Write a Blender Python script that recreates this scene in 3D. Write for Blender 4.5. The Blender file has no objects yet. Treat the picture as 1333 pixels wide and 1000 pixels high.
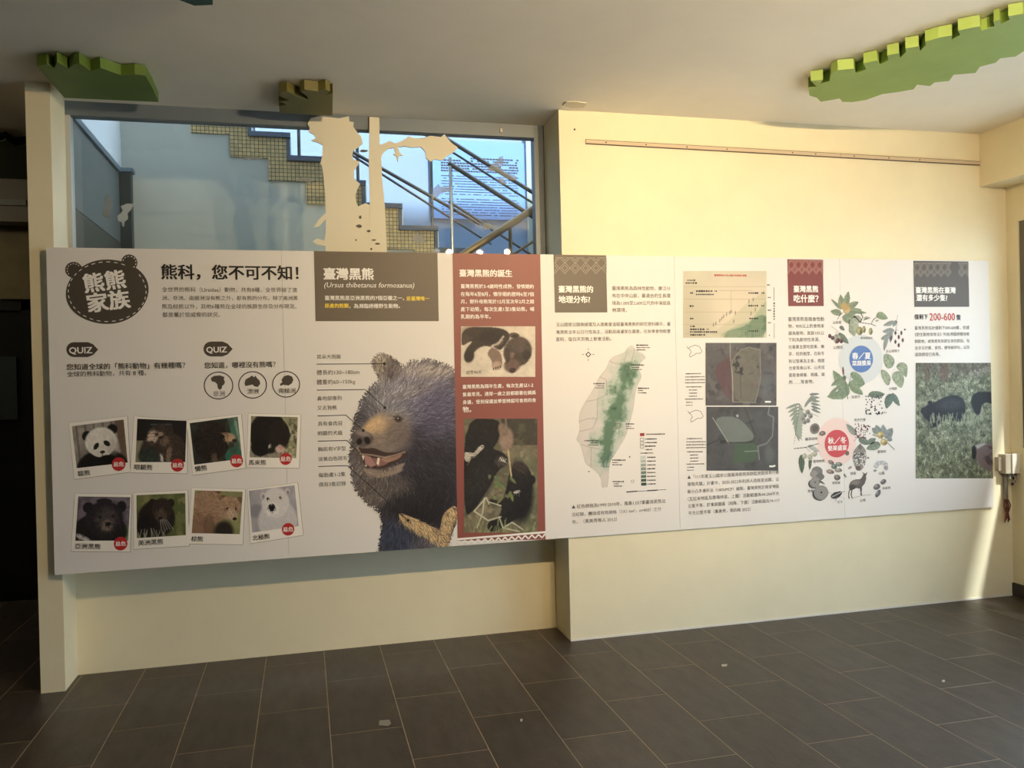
import bpy, bmesh, math, random
import numpy as np
from mathutils import Vector, Matrix

random.seed(7)
RNG = np.random.default_rng(11)
SC = bpy.context.scene
COL = SC.collection

# ------------------------------------------------------------------ camera
FPX, YAW, PIT, ROL = 1084.5, .2451, -.0051, -.0236
CAM = np.array([0., 0., 1.5])
cy, sy, cp, sp, cr, sr = math.cos(YAW), math.sin(YAW), math.cos(PIT), math.sin(PIT), math.cos(ROL), math.sin(ROL)
FW = np.array([sy*cp, cy*cp, sp]); R0 = np.array([cy, -sy, 0.]); U0 = np.cross(R0, FW)
RT = cr*R0 + sr*U0; UP = -sr*R0 + cr*U0
cam = bpy.data.objects.new('camera', bpy.data.cameras.new('camera'))
COL.objects.link(cam)
cam.data.sensor_fit = 'HORIZONTAL'; cam.data.sensor_width = 36.0
cam.data.lens = FPX/1333*36.0; cam.data.clip_start = .01; cam.data.clip_end = 200
M = Matrix.Identity(4)
for i in range(3):
    M[i][0], M[i][1], M[i][2], M[i][3] = RT[i], UP[i], -FW[i], CAM[i]
cam.matrix_world = M
SC.camera = cam

# ------------------------------------------------------------------ world, exposure
SC.view_settings.view_transform = 'Standard'
SC.view_settings.look = 'None'
SC.view_settings.gamma = 1.0
SC.view_settings.use_curve_mapping = False
SC.view_settings.exposure = 0.0
W = bpy.data.worlds.new('overcast_sky'); SC.world = W; W.use_nodes = True
bg = W.node_tree.nodes['Background']
bg.inputs[0].default_value = (0.70, 0.84, 1.0, 1); bg.inputs[1].default_value = 5.8
sun = bpy.data.objects.new('sun', bpy.data.lights.new('sun', 'SUN'))
COL.objects.link(sun)
sun.data.energy = 12.0; sun.data.angle = .05; sun.data.color = (1, .98, .95)
SUN_DIR = Vector((-.26, .72, -.95))
sun.rotation_euler = SUN_DIR.to_track_quat('-Z', 'Y').to_euler()
LAMP_POWER = 195.0
LAMP_COLOR = (1.0, .745, .42)
LAMP_AIM = [(-.1, 4.5, 1.7), (1.9, 4.5, 2.25), (3.0, 4.5, 2.4)]

# ------------------------------------------------------------------ pixel helpers (1333 x 1000 frame)
def ray(px, py):
    return FW + RT*((px-666.5)/FPX) - UP*((py-500)/FPX)
def at_y(px, py, y):
    d = ray(px, py); return CAM + d*((y-CAM[1])/d[1])
def at_z(px, py, z):
    d = ray(px, py); return CAM + d*((z-CAM[2])/d[2])
def crop(ox, oy, s):
    return lambda x, y: (ox+x*s, oy+y*s)
K4 = crop(60, 320, 350/1333); K5 = crop(60, 530, 350/1333)
K6 = crop(400, 320, 320/1333); K7 = crop(400, 500, 320/1333)
K8 = crop(705, 320, 320/1333); K9 = crop(705, 500, 320/1333)
K10 = crop(1010, 330, 300/1333); K11 = crop(1010, 490, 300/1333)

# ------------------------------------------------------------------ materials
def lin(c):
    c = np.asarray(c, float)/255.0
    return np.where(c <= .04045, c/12.92, ((c+.055)/1.055)**2.4)
def rgba(c):
    l = lin(c); return (float(l[0]), float(l[1]), float(l[2]), 1.0)
MATS = {}
def mat(name, c=None, rough=.6, metal=0., var=0., scale=8., bump=0., bscale=60., emit=None, estr=0., stretch=None, spec=.5):
    if name in MATS: return MATS[name]
    m = bpy.data.materials.new(name); m.use_nodes = True
    nt = m.node_tree; b = nt.nodes['Principled BSDF']
    b.inputs['Base Color'].default_value = rgba(c)
    b.inputs['Roughness'].default_value = rough
    b.inputs['Metallic'].default_value = metal
    b.inputs['Specular IOR Level'].default_value = spec
    if var or bump:
        tc = nt.nodes.new('ShaderNodeTexCoord'); mp = nt.nodes.new('ShaderNodeMapping')
        nt.links.new(tc.outputs['Object'], mp.inputs[0])
        if stretch: mp.inputs['Scale'].default_value = stretch
    if var:
        n = nt.nodes.new('ShaderNodeTexNoise'); n.inputs['Scale'].default_value = scale
        n.inputs['Detail'].default_value = 5; n.inputs['Roughness'].default_value = .6
        nt.links.new(mp.outputs[0], n.inputs[0])
        r = nt.nodes.new('ShaderNodeValToRGB')
        r.color_ramp.elements[0].position = .3; r.color_ramp.elements[1].position = .72
        k = np.asarray(c, float)
        r.color_ramp.elements[0].color = rgba(np.clip(k*(1-var), 0, 255))
        r.color_ramp.elements[1].color = rgba(np.clip(k*(1+var), 0, 255))
        nt.links.new(n.outputs[0], r.inputs[0]); nt.links.new(r.outputs[0], b.inputs['Base Color'])
    if bump:
        n2 = nt.nodes.new('ShaderNodeTexNoise'); n2.inputs['Scale'].default_value = bscale
        n2.inputs['Detail'].default_value = 4
        nt.links.new(mp.outputs[0], n2.inputs[0])
        bp_ = nt.nodes.new('ShaderNodeBump'); bp_.inputs['Strength'].default_value = bump
        bp_.inputs['Distance'].default_value = .01
        nt.links.new(n2.outputs[0], bp_.inputs['Height']); nt.links.new(bp_.outputs[0], b.inputs['Normal'])
    if emit:
        b.inputs['Emission Color'].default_value = (*emit, 1); b.inputs['Emission Strength'].default_value = estr
    MATS[name] = m
    return m
def print_mat():
    if 'photo_print' in MATS: return MATS['photo_print']
    m = bpy.data.materials.new('photo_print'); m.use_nodes = True
    nt = m.node_tree; b = nt.nodes['Principled BSDF']
    a = nt.nodes.new('ShaderNodeAttribute'); a.attribute_name = 'ink'
    nt.links.new(a.outputs['Color'], b.inputs['Base Color'])
    b.inputs['Roughness'].default_value = .5; b.inputs['Specular IOR Level'].default_value = .3
    MATS['photo_print'] = m
    return m
def glass_mat():
    m = bpy.data.materials.new('window_glass'); m.use_nodes = True
    nt = m.node_tree; nt.nodes.clear()
    o = nt.nodes.new('ShaderNodeOutputMaterial'); mx = nt.nodes.new('ShaderNodeMixShader')
    t = nt.nodes.new('ShaderNodeBsdfTransparent'); t.inputs[0].default_value = (.93, .97, .98, 1)
    g = nt.nodes.new('ShaderNodeBsdfGlossy'); g.inputs['Roughness'].default_value = .01
    f = nt.nodes.new('ShaderNodeFresnel')          # thin pane: the same reflectance from either face
    ge = nt.nodes.new('ShaderNodeNewGeometry'); mr = nt.nodes.new('ShaderNodeMapRange')
    mr.inputs[3].default_value = 1.5; mr.inputs[4].default_value = 1/1.5
    nt.links.new(ge.outputs['Backfacing'], mr.inputs[0]); nt.links.new(mr.outputs[0], f.inputs[0])
    nt.links.new(f.outputs[0], mx.inputs[0]); nt.links.new(t.outputs[0], mx.inputs[1])
    nt.links.new(g.outputs[0], mx.inputs[2]); nt.links.new(mx.outputs[0], o.inputs[0])
    return m
def mosaic_mat():
    m = bpy.data.materials.new('mosaic'); m.use_nodes = True
    nt = m.node_tree; b = nt.nodes['Principled BSDF']
    tc = nt.nodes.new('ShaderNodeTexCoord'); sx = nt.nodes.new('ShaderNodeSeparateXYZ'); cx = nt.nodes.new('ShaderNodeCombineXYZ')
    nt.links.new(tc.outputs['Object'], sx.inputs[0])
    nt.links.new(sx.outputs[0], cx.inputs[0]); nt.links.new(sx.outputs[2], cx.inputs[1])
    br = nt.nodes.new('ShaderNodeTexBrick')
    br.offset = 0; br.squash = 1
    br.inputs['Scale'].default_value = 1.0
    br.inputs['Brick Width'].default_value = .0285; br.inputs['Row Height'].default_value = .0285
    br.inputs['Mortar Size'].default_value = .0022; br.inputs['Mortar Smooth'].default_value = .1
    br.inputs['Color1'].default_value = rgba((226, 192, 132)); br.inputs['Color2'].default_value = rgba((194, 166, 118))
    br.inputs['Mortar'].default_value = rgba((62, 52, 38)); br.inputs['Bias'].default_value = -.1
    nt.links.new(cx.outputs[0], br.inputs[0]); nt.links.new(br.outputs[0], b.inputs['Base Color'])
    b.inputs['Roughness'].default_value = .4
    return m
def tile_mat():
    m = bpy.data.materials.new('slate_tile'); m.use_nodes = True
    nt = m.node_tree; b = nt.nodes['Principled BSDF']
    tc = nt.nodes.new('ShaderNodeTexCoord'); oi = nt.nodes.new('ShaderNodeObjectInfo')
    ad = nt.nodes.new('ShaderNodeVectorMath'); ad.operation = 'MULTIPLY_ADD'
    geo = nt.nodes.new('ShaderNodeNewGeometry')
    mp = nt.nodes.new('ShaderNodeMapping'); mp.inputs['Scale'].default_value = (7, 2.2, 7)
    nt.links.new(geo.outputs['Position'], mp.inputs[0])
    n = nt.nodes.new('ShaderNodeTexNoise'); n.inputs['Scale'].default_value = 2.2; n.inputs['Detail'].default_value = 7
    n.inputs['Roughness'].default_value = .65
    nt.links.new(mp.outputs[0], n.inputs[0])
    r = nt.nodes.new('ShaderNodeValToRGB'); r.color_ramp.elements[0].position = .3; r.color_ramp.elements[1].position = .75
    r.color_ramp.elements[0].color = rgba((52, 45, 40)); r.color_ramp.elements[1].color = rgba((80, 70, 63))
    nt.links.new(n.outputs[0], r.inputs[0])
    mr = nt.nodes.new('ShaderNodeMapRange'); mr.inputs[3].default_value = .84; mr.inputs[4].default_value = 1.14
    nt.links.new(oi.outputs['Random'], mr.inputs[0])
    mu = nt.nodes.new('ShaderNodeMix'); mu.data_type = 'RGBA'; mu.blend_type = 'MULTIPLY'; mu.inputs[0].default_value = 1
    nt.links.new(r.outputs[0], mu.inputs[6]); nt.links.new(mr.outputs[0], mu.inputs[7])
    nt.links.new(mu.outputs[2], b.inputs['Base Color'])
    n2 = nt.nodes.new('ShaderNodeTexNoise'); n2.inputs['Scale'].default_value = 22; n2.inputs['Detail'].default_value = 6
    nt.links.new(mp.outputs[0], n2.inputs[0])
    bp_ = nt.nodes.new('ShaderNodeBump'); bp_.inputs['Strength'].default_value = .18; bp_.inputs['Distance'].default_value = .006
    nt.links.new(n2.outputs[0], bp_.inputs['Height']); nt.links.new(bp_.outputs[0], b.inputs['Normal'])
    b.inputs['Roughness'].default_value = .42
    nt.nodes.remove(ad); nt.nodes.remove(tc)
    return m

WALL = mat('cream_wall', (236, 225, 192), .75, var=.02, scale=2.5, bump=.04, bscale=35)
CEIL = mat('ceiling_paint', (240, 232, 216), .85, var=.02, scale=1.5, bump=.04, bscale=30)
WHITE = mat('board_film', (230, 225, 220), .5, spec=.25)
INK = mat('ink_black', (26, 23, 20), .55)
INKB = mat('ink_brown', (74, 66, 56), .55)
DKPANEL = mat('panel_taupe', (104, 92, 78), .5)
REDPANEL = mat('panel_brick_red', (140, 76, 66), .5)
INKW = mat('ink_white', (244, 240, 234), .5)
INKY = mat('ink_yellow', (250, 218, 70), .5)
INKR = mat('ink_red', (188, 40, 42), .5)
INKGREY = mat('ink_grey', (92, 86, 80), .55)

# ------------------------------------------------------------------ mesh helpers
ORG = {}
def empty(name, loc):
    o = bpy.data.objects.new(name, None); COL.objects.link(o)
    o.location = loc; o.empty_display_size = .1; ORG[o.name] = np.array(loc, float)
    return o
def tag(o, label=None, cat=None, group=None, kind=None):
    if label: o['label'] = label
    if cat: o['category'] = cat
    if group: o['group'] = group
    if kind: o['kind'] = kind
    return o
def obj(name, verts, faces, m, parent=None, origin=None, smooth=False):
    """verts in world space; the object sits at its origin."""
    verts = np.asarray(verts, float)
    if origin is None:
        origin = (verts.min(0)+verts.max(0))/2
        origin[2] = verts[:, 2].min()
    origin = np.asarray(origin, float)
    me = bpy.data.meshes.new(name)
    me.from_pydata((verts-origin).tolist(), [], [list(map(int, f)) for f in faces])
    if m: me.materials.append(m)
    if smooth:
        for p in me.polygons: p.use_smooth = True
    o = bpy.data.objects.new(name, me); COL.objects.link(o)
    place(o, origin, parent)
    return o
def place(o, origin, parent):
    ORG[o.name] = np.asarray(origin, float)
    if parent is not None:
        o.parent = parent; o.location = ORG[o.name]-ORG[parent.name]
    else: o.location = ORG[o.name]
CUBE_F = [(0, 3, 2, 1), (4, 5, 6, 7), (0, 1, 5, 4), (1, 2, 6, 5), (2, 3, 7, 6), (3, 0, 4, 7)]
def box_v(x0, x1, y0, y1, z0, z1):
    return [(x0, y0, z0), (x1, y0, z0), (x1, y1, z0), (x0, y1, z0), (x0, y0, z1), (x1, y0, z1), (x1, y1, z1), (x0, y1, z1)]
def box(name, x0, x1, y0, y1, z0, z1, m, parent=None, bevel=0):
    o = obj(name, box_v(x0, x1, y0, y1, z0, z1), CUBE_F, m, parent)
    if bevel:
        md = o.modifiers.new('bevel', 'BEVEL'); md.width = bevel; md.segments = 2
    return o
def boxes(name, lst, m, parent=None):
    V, F = [], []
    for b in lst:
        k = len(V); V += box_v(*b); F += [tuple(i+k for i in f) for f in CUBE_F]
    return obj(name, V, F, m, parent)
def tri_fill(pts2):
    """triangulate a simple polygon given as 2-D points -> list of index triples"""
    from mathutils.geometry import tessellate_polygon
    return tessellate_polygon([[Vector((p[0], p[1], 0)) for p in pts2]])
def prism(name, pts3, ext, m, parent=None):
    """polygon (world points) extruded along the vector ext"""
    P = np.asarray(pts3, float); E_ = np.asarray(ext, float); n = len(P)
    ax = int(np.argmax(np.abs(E_))); keep = [i for i in range(3) if i != ax]
    T = tri_fill(P[:, keep])
    V = np.vstack([P, P+E_]); F = [tuple(t) for t in T]+[tuple(i+n for i in reversed(t)) for t in T]
    F += [(i, (i+1) % n, (i+1) % n+n, i+n) for i in range(n)]
    o = obj(name, V, F, m, parent)
    bm = bmesh.new(); bm.from_mesh(o.data); bmesh.ops.recalc_face_normals(bm, faces=bm.faces); bm.to_mesh(o.data); bm.free()
    return o
def tube(name, pts, r, m, parent=None, seg=10, flat=1.0):
    P = [Vector(p) for p in pts]; V, F = [], []
    for i, p in enumerate(P):
        t = (P[min(i+1, len(P)-1)]-P[max(i-1, 0)]).normalized()
        a = t.cross(Vector((0, 1, 0)) if abs(t.y) < .9 else Vector((1, 0, 0))).normalized(); b = t.cross(a)
        for k in range(seg):
            w = 2*math.pi*k/seg; V.append(p+a*math.cos(w)*r+b*math.sin(w)*r*flat)
    for i in range(len(P)-1):
        for k in range(seg):
            F.append((i*seg+k, i*seg+(k+1) % seg, (i+1)*seg+(k+1) % seg, (i+1)*seg+k))
    F.append(tuple(range(seg))[::-1]); F.append(tuple((len(P)-1)*seg+k for k in range(seg)))
    return obj(name, [tuple(v) for v in V], F, m, parent, smooth=False)
def lathe(name, prof, base, axis, m, parent=None, seg=20):
    ax = Vector(axis).normalized(); a = ax.orthogonal().normalized(); b = ax.cross(a); V, F = [], []
    for r, h in prof:
        for k in range(seg):
            w = 2*math.pi*k/seg; V.append(Vector(base)+ax*h+(a*math.cos(w)+b*math.sin(w))*r)
    for i in range(len(prof)-1):
        for k in range(seg):
            F.append((i*seg+k, i*seg+(k+1) % seg, (i+1)*seg+(k+1) % seg, (i+1)*seg+k))
    F.append(tuple(range(seg))[::-1]); F.append(tuple((len(prof)-1)*seg+k for k in range(seg)))
    return obj(name, [tuple(v) for v in V], F, m, parent)

# ------------------------------------------------------------------ room shell
ZH, YW, YG, XC = 3.03, 4.531, 4.808, 1.4437
XR = 4.512                                       # right wall
YCOL, XC0, XC1 = 4.572, -1.299, -1.188           # narrow pier at the left
S = lambda o, label=None: tag(o, label, None, None, 'structure')

floor = S(box('floor', -5.2, XR+.15, -2.4, 8.4, -.08, -.0007, mat('grout', (168, 152, 130), .8, var=.1, scale=14)), 'dark slate tile floor with pale joints')
TILE = tile_mat()
def tile_mesh(name, w, l):
    c = .0003; t = .0006; h = w/2-.0020; k = l/2-.0024
    V = [(-h, -k, -t), (h, -k, -t), (h, k, -t), (-h, k, -t), (-h, -k, -c), (h, -k, -c), (h, k, -c), (-h, k, -c),
         (-h+c, -k+c, 0), (h-c, -k+c, 0), (h-c, k-c, 0), (-h+c, k-c, 0)]
    F = [(3, 2, 1, 0), (0, 1, 5, 4), (1, 2, 6, 5), (2, 3, 7, 6), (3, 0, 4, 7), (4, 5, 9, 8), (5, 6, 10, 9), (6, 7, 11, 10), (7, 4, 8, 11), (8, 9, 10, 11)]
    return V, F
TW_, TL_ = .3103, .66
V, F = tile_mesh('tile', TW_, TL_)
tm = bpy.data.meshes.new('tile'); tm.from_pydata(V, [], F); tm.materials.append(TILE)
restV, restF = [], []
for k in range(-17, 15):
    xc = .075+TW_*(k+.5)
    y0 = 3.64 if k % 2 == 0 else 3.31
    for n in range(-9, 7):
        yc = y0+TL_*(n+.5)
        if xc < -5 or xc > XR+.1 or yc < -2.2 or yc > 8.1: continue
        near = yc > 1.4 and yc < 5.1 and -2.6 < xc
        hall = xc < -1.2 and xc > -3.2 and 5.0 < yc < 7.0
        z = random.uniform(-.00004, .00004)
        if near or hall:
            o = bpy.data.objects.new('tile', tm); COL.objects.link(o)
            place(o, (xc, yc, z), floor)
        else:
            b0 = len(restV)
            restV += [(v[0]+xc, v[1]+yc, v[2]+z) for v in V]; restF += [tuple(i+b0 for i in f) for f in F]
tag(obj('tile_field', restV, restF, TILE, floor), kind='stuff')

S(box('ceiling', -5.2, XR+.15, -2.4, YG+.15, ZH, ZH+.12, CEIL), 'plain grey-beige painted ceiling')
S(box('wall_back_right', XC, 4.9, YW, YG+.15, 0, ZH, WALL), 'cream painted wall section right of the recess')
S(box('wall_pier', XC0, XC1, YCOL, YG+.15, 0, ZH, WALL), 'narrow cream pier at the left end of the recess')
S(box('wall_recess', XC1, XC, YG, YG+.15, 0, 1.0, WALL), 'recessed cream wall below the window')
# right wall with its window opening
YD = 3.30                                         # glazed door up to here, window beyond it
S(boxes('wall_right', [(XR, XR+.14, YD, 4.44, 0, .98), (XR, XR+.14, 4.44, YW, 0, 2.69), (XR, XR+.14, -2.4, 4.44, 2.45, 2.69),
                       (XR, XR+.14, -2.4, .2, 0, 2.45), (XR, XR+.14, -2.4, YW, 2.69, ZH)], WALL), 'cream right wall with a window and a glazed door')
S(box('trim_1', 4.311, XR, -2.4, YW, 2.6855, ZH, WALL), 'cream ceiling beam running along the right wall')
S(boxes('wall_front', [(-5.2, .6, -2.52, -2.4, 0, ZH), (.6, 4.3, -2.52, -2.4, 2.35, ZH), (.6, 3.3, -2.52, -2.4, 0, 2.35), (4.3, XR+.15, -2.52, -2.4, 0, ZH)], mat('far_wall', (150, 138, 118), .8, var=.03)), 'wall behind the viewer with an added opening for daylight')  # opening added behind the viewer for cool fill daylight
S(box('ground', -6, 12, -14, -2.52, -.2, -.1, mat('pavement', (190, 186, 178), .9, var=.06)), 'paved ground outside the added opening')
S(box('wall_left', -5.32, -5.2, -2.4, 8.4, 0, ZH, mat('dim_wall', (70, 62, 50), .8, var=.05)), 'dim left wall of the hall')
S(box('baseboard_right', XR-.012, XR, YD, YW-.0, .0, .085, mat('dark_skirting', (52, 46, 40), .5)), 'dark skirting along the right wall')
S(box('baseboard_back', XC, XR-.013, YW-.004, YW, .0, .012, mat('white_bead', (232, 226, 212), .6)), 'thin pale bead at the foot of the wall')
# window in the right wall
w2 = S(empty('window_2', (XR+.05, 2.3, .98)), 'window in the right wall letting in daylight')
FR = mat('dark_frame', (112, 104, 92), .4, metal=.2)
box('window_frame', XR+.01, XR+.07, 4.36, 4.44, .98, 2.45, FR, w2)
box('window_frame', XR+.01, XR+.07, YD+.05, 4.36, 2.38, 2.45, FR, w2)
box('window_frame', XR+.01, XR+.07, YD+.05, 4.36, .98, 1.03, FR, w2)
GL = glass_mat()
box('pane', XR+.036, XR+.042, YD+.05, 4.36, 1.03, 2.38, GL, w2)
d2_ = S(empty('door_2', (XR+.05, 1.7, 0)), 'wide glazed door in the right wall letting in daylight')
for y_ in (.2, 1.2, 2.2, YD-.03): box('door_frame', XR+.01, XR+.07, y_, y_+.08, 0, 2.45, FR, d2_)
for y_ in (.28, 1.28, 2.28): box('pane', XR+.036, XR+.042, y_, y_+.92+(.07 if y_ > 2 else 0), .08, 2.38, GL, d2_); box('door_rail', XR+.01, XR+.07, y_, y_+.92+(.07 if y_ > 2 else 0), 0, .08, FR, d2_); box('door_rail', XR+.01, XR+.07, y_, y_+.92+(.07 if y_ > 2 else 0), 2.38, 2.45, FR, d2_)
S(box('sun_blocker', XR+.14, XR+.32, 1.7, 4.9, 2.45, 2.52, mat('blocker', (170, 166, 158), .8)), 'unseen slab added as sun canopy over the right openings outside')  # unseen slab added outside to trim the sun patch on the wall
S(box('ground', XR+.15, 16, -8, 14, -.2, -.1, mat('pavement', (190, 186, 178), .9, var=.06)), 'paved ground outside the right wall')

# dim hall beyond the pier
HALL = mat('hall_wall', (128, 116, 84), .8, var=.06)
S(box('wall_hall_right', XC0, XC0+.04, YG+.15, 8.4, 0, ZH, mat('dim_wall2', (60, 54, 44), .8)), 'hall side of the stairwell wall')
S(box('ceiling_hall', -5.2, XC0, YG+.15, 8.4, ZH, ZH+.12, CEIL), 'ceiling of the dim hall')
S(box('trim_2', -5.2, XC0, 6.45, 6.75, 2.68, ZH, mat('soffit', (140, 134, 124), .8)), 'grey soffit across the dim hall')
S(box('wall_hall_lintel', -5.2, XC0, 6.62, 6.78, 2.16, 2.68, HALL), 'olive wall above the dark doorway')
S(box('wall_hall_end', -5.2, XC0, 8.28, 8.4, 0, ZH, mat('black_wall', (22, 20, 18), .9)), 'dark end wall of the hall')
hd = S(empty('door_1', (-2.2, 6.7, 0)), 'dark glazed door at the end of the hall')
DK = mat('door_dark', (20, 19, 18), .4)
for x0 in (-3.9, -2.82, -1.95):
    box('door_frame', x0, x0+.06, 6.64, 6.72, 0, 2.16, DK, hd)
box('door_frame', -3.84, XC0, 6.64, 6.72, 2.08, 2.16, DK, hd)
box('door_leaf', -3.84, -2.82, 6.66, 6.69, .0, 2.08, mat('door_leaf', (24, 26, 24), .3), hd)
box('door_leaf', -2.76, -1.95, 6.66, 6.69, .0, 2.08, mat('door_leaf', (24, 26, 24), .3), hd)
box('door_leaf', -1.89, XC0, 6.66, 6.69, .0, 2.08, mat('door_leaf', (24, 26, 24), .3), hd)
box('poster_panel', -2.4, -1.99, 6.64, 6.658, 1.3, 1.75, mat('dim_poster', (48, 56, 60), .5), hd)
box('exit_sign', -2.06, -1.84, 6.43, 6.448, 2.79, 2.83, mat('pale_sign', (150, 150, 140), .5), None)
tag(bpy.data.objects['exit_sign'], 'small pale strip on the grey soffit in the dim hall', 'sign')
bpy.data.objects['exit_sign'].name = 'ceiling_sign'

# ------------------------------------------------------------------ window with the stairwell behind
ALU = mat('grey_aluminium', (120, 128, 136), .4, metal=.2)
w1 = S(empty('window_1', (.13, YG+.05, 1.0)), 'wide fixed window above the recessed wall')
zt = 2.955
box('window_frame', XC1, XC, YG+.03, YG+.10, zt, ZH, ALU, w1)
box('window_frame', XC1, XC1+.022, YG+.03, YG+.10, 1.0, zt, mat('pale_alu', (196, 196, 190), .4), w1)
box('window_frame', XC-.062, XC, YG+.03, YG+.10, 1.0, zt, ALU, w1)
box('window_frame', XC1+.022, XC-.062, YG+.03, YG+.10, 1.0, 1.06, ALU, w1)
box('pane', XC1+.022, XC-.062, YG+.062, YG+.068, 1.06, zt, GL, w1)
box('clip', 1.172, 1.186, YG+.022, YG+.03, 2.975, 3.0, mat('pale_alu', (196, 196, 190), .4), w1)

SWALL = mat('stair_wall', (205, 203, 192), .8, var=.03, scale=1.2)
SX0, SYB, SYF, SZT = -1.215, 6.40, 7.6, 5.2
S(box('wall_stair_left', SX0-.04, SX0, YG+.15, SYF+.1, 0, SZT, mat('stair_white', (236, 238, 240), .8)), 'white left wall of the stairwell')
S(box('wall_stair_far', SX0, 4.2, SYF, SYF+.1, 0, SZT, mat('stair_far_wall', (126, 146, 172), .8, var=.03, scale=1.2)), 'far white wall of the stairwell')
S(box('wall_stair_right', 4.2, 4.3, YG+.15, SYF+.1, 0, SZT, SWALL), 'right wall of the stairwell')
S(box('wall_stair_near', XC1-.1, 4.3, YG+.15, YG+.25, ZH, SZT, SWALL), 'wall above the window inside the stairwell')
S(box('wall_stair_near_right', XC, 4.3, YG+.15, YG+.25, 0, ZH, SWALL), 'stairwell wall right of the window')
S(box('floor_stair', SX0, 4.3, YG+.15, SYF, -.08, 0, mat('stair_floor', (120, 112, 100), .7)), 'floor of the stairwell')
S(box('stair_sky_blocker', SX0-.04, 4.3, YG+.15, 5.9, SZT, SZT+.1, SWALL), 'unseen slab over the near stairwell, sized to limit the sky light')  # unseen roof slab added to limit the sky light falling in
# under-stair wall: its top edge follows the stepped soffit
und = []
x0s, z0s, dxs, dzs = -.743, 3.337, .2655, .1635
pts = [(SX0, 0)]
top = []
for n in range(-2, 12):
    xa, xb, z = x0s+dxs*n, x0s+dxs*(n+1), z0s-dzs*n
    xa = max(xa, SX0)
    if z < .1: break
    top += [(xa, z), (xb, z)]
poly = [(SX0, 0)]+top+[(top[-1][0], 0)]
S(prism('wall_under_stair', [(x, SYB, z) for x, z in poly], (0, .08, 0), SWALL), 'white wall below the stepped stair side')
# grey panelled parapet on the left stairwell wall
pw = empty('stair_parapet', (-1.2, 5.6, 0)); tag(pw, 'grey panelled parapet along the left stairwell wall behind the glass', 'parapet', kind='structure')
box('panel', SX0, -1.198, YG+.16, 6.22, 2.505, 2.99, mat('slate_panel', (104, 108, 106), .5, var=.04), pw)
box('panel', SX0, -1.197, YG+.16, 6.22, 0, 2.5, mat('slate_panel_dark', (72, 70, 60), .5, var=.04), pw)
box('end_post', SX0, -1.125, 6.22, 6.30, 0, 3.0, mat('post_dark', (62, 64, 62), .5), pw)
box('cap_rail', SX0, -1.183, YG+.16, 6.24, 2.99, 3.025, mat('cap_metal', (128, 140, 150), .35, metal=.4), pw)
box('cap_rail', SX0, -1.11, 6.215, 6.31, 3.0, 3.025, mat('cap_metal', (128, 140, 150), .35, metal=.4), pw)

# staircase
st = empty('staircase', (.3, 6.4, 0)); tag(st, 'staircase with mosaic tiled stepped side behind the glass', 'stairs', kind='structure')
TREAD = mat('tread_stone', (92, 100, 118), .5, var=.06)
noses = [(-.05-.271*3+.271*i, 3.36+.166*3-.166*i) for i in range(13)]
poly_up = []
for i, (x, z) in enumerate(noses):
    poly_up += [(x-.271, z-.036), (x, z-.036)]
low = []
for n in range(-4, 11):
    low += [(x0s+dxs*n, z0s-dzs*n), (x0s+dxs*(n+1), z0s-dzs*n)]
low = [p for p in low if p[1] > .35]
xe = low[-1][0]
poly = [p for p in poly_up if p[0] <= xe+.3]+low[::-1]
prism('stringer', [(x, SYB-.02, z) for x, z in poly], (0, .1, 0), mosaic_mat(), st)
for i, (x, z) in enumerate(noses):
    if z < .4: break
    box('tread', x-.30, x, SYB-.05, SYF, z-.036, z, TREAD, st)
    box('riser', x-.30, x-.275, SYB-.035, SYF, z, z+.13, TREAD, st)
    box('riser_highlight', x-.275, x-.268, SYB-.036, SYB-.03, z+.002, z+.128, mat('painted_highlight', (225, 230, 235), .3), st)  # white strip paints the lit edge of each riser
# skirting blocks on the far wall, one per step
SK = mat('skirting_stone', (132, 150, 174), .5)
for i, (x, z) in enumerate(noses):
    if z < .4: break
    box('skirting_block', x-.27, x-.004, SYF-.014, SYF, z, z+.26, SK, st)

# handrails
RAIL = mat('rail_metal', (98, 96, 94), .35, metal=.6)
RAILB = mat('rail_brown', (128, 104, 72), .4, metal=.4)
hr = empty('stair_handrail', (.8, 6.4, 2.4)); tag(hr, 'grey metal handrail descending to the right along the staircase', 'handrail')
def rail(name, a, b, y, r, m, parent, y2=None):
    A = at_y(*a, y); B_ = at_y(*b, y if y2 is None else y2)
    d = (B_-A)*.0
    return tube(name, [A-d, B_+d], r, m, parent)
rail('rail', (500, 130), (720, 267), 6.42, .017, RAIL, hr)
rail('rail', (500, 142), (720, 281), 6.42, .009, RAIL, hr)
rail('rail', (380, 153), (625, 292), 6.42, .014, RAIL, hr)
rail('rail', (392, 160), (640, 318), 6.42, .009, RAIL, hr)
for px, py0, py1 in ((560, 168, 300), (463, 110, 240), (386, 60, 208)):
    a = at_y(px, py0, 6.43); b = at_y(px, py1, 6.43); tube('post', [a, (a[0], a[1], b[2])], .012, RAIL, hr)
h2 = empty('stair_handrail', (1.3, 6.3, 2.3)); tag(h2, 'grey metal handrail starting at the slim bright post before the blue notice', 'handrail')
rail('rail', (584, 212), (720, 299), 6.30, .019, RAIL, h2)
rail('rail', (584, 262), (720, 350), 6.30, .011, RAIL, h2)
a = at_y(586, 205, 6.30); b = at_y(586, 420, 6.30)
tube('post', [a, (a[0], a[1], b[2])], .013, mat('bright_steel', (190, 190, 188), .25, metal=.7), h2)
h3 = empty('stair_handrail', (1.4, 5.9, 2.2)); tag(h3, 'brown handrail rising to the right at the window corner', 'handrail')
rail('rail', (590, 340), (720, 256), 5.75, .026, RAILB, h3)
rail('rail', (640, 350), (720, 297), 5.75, .010, RAILB, h3)
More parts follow.
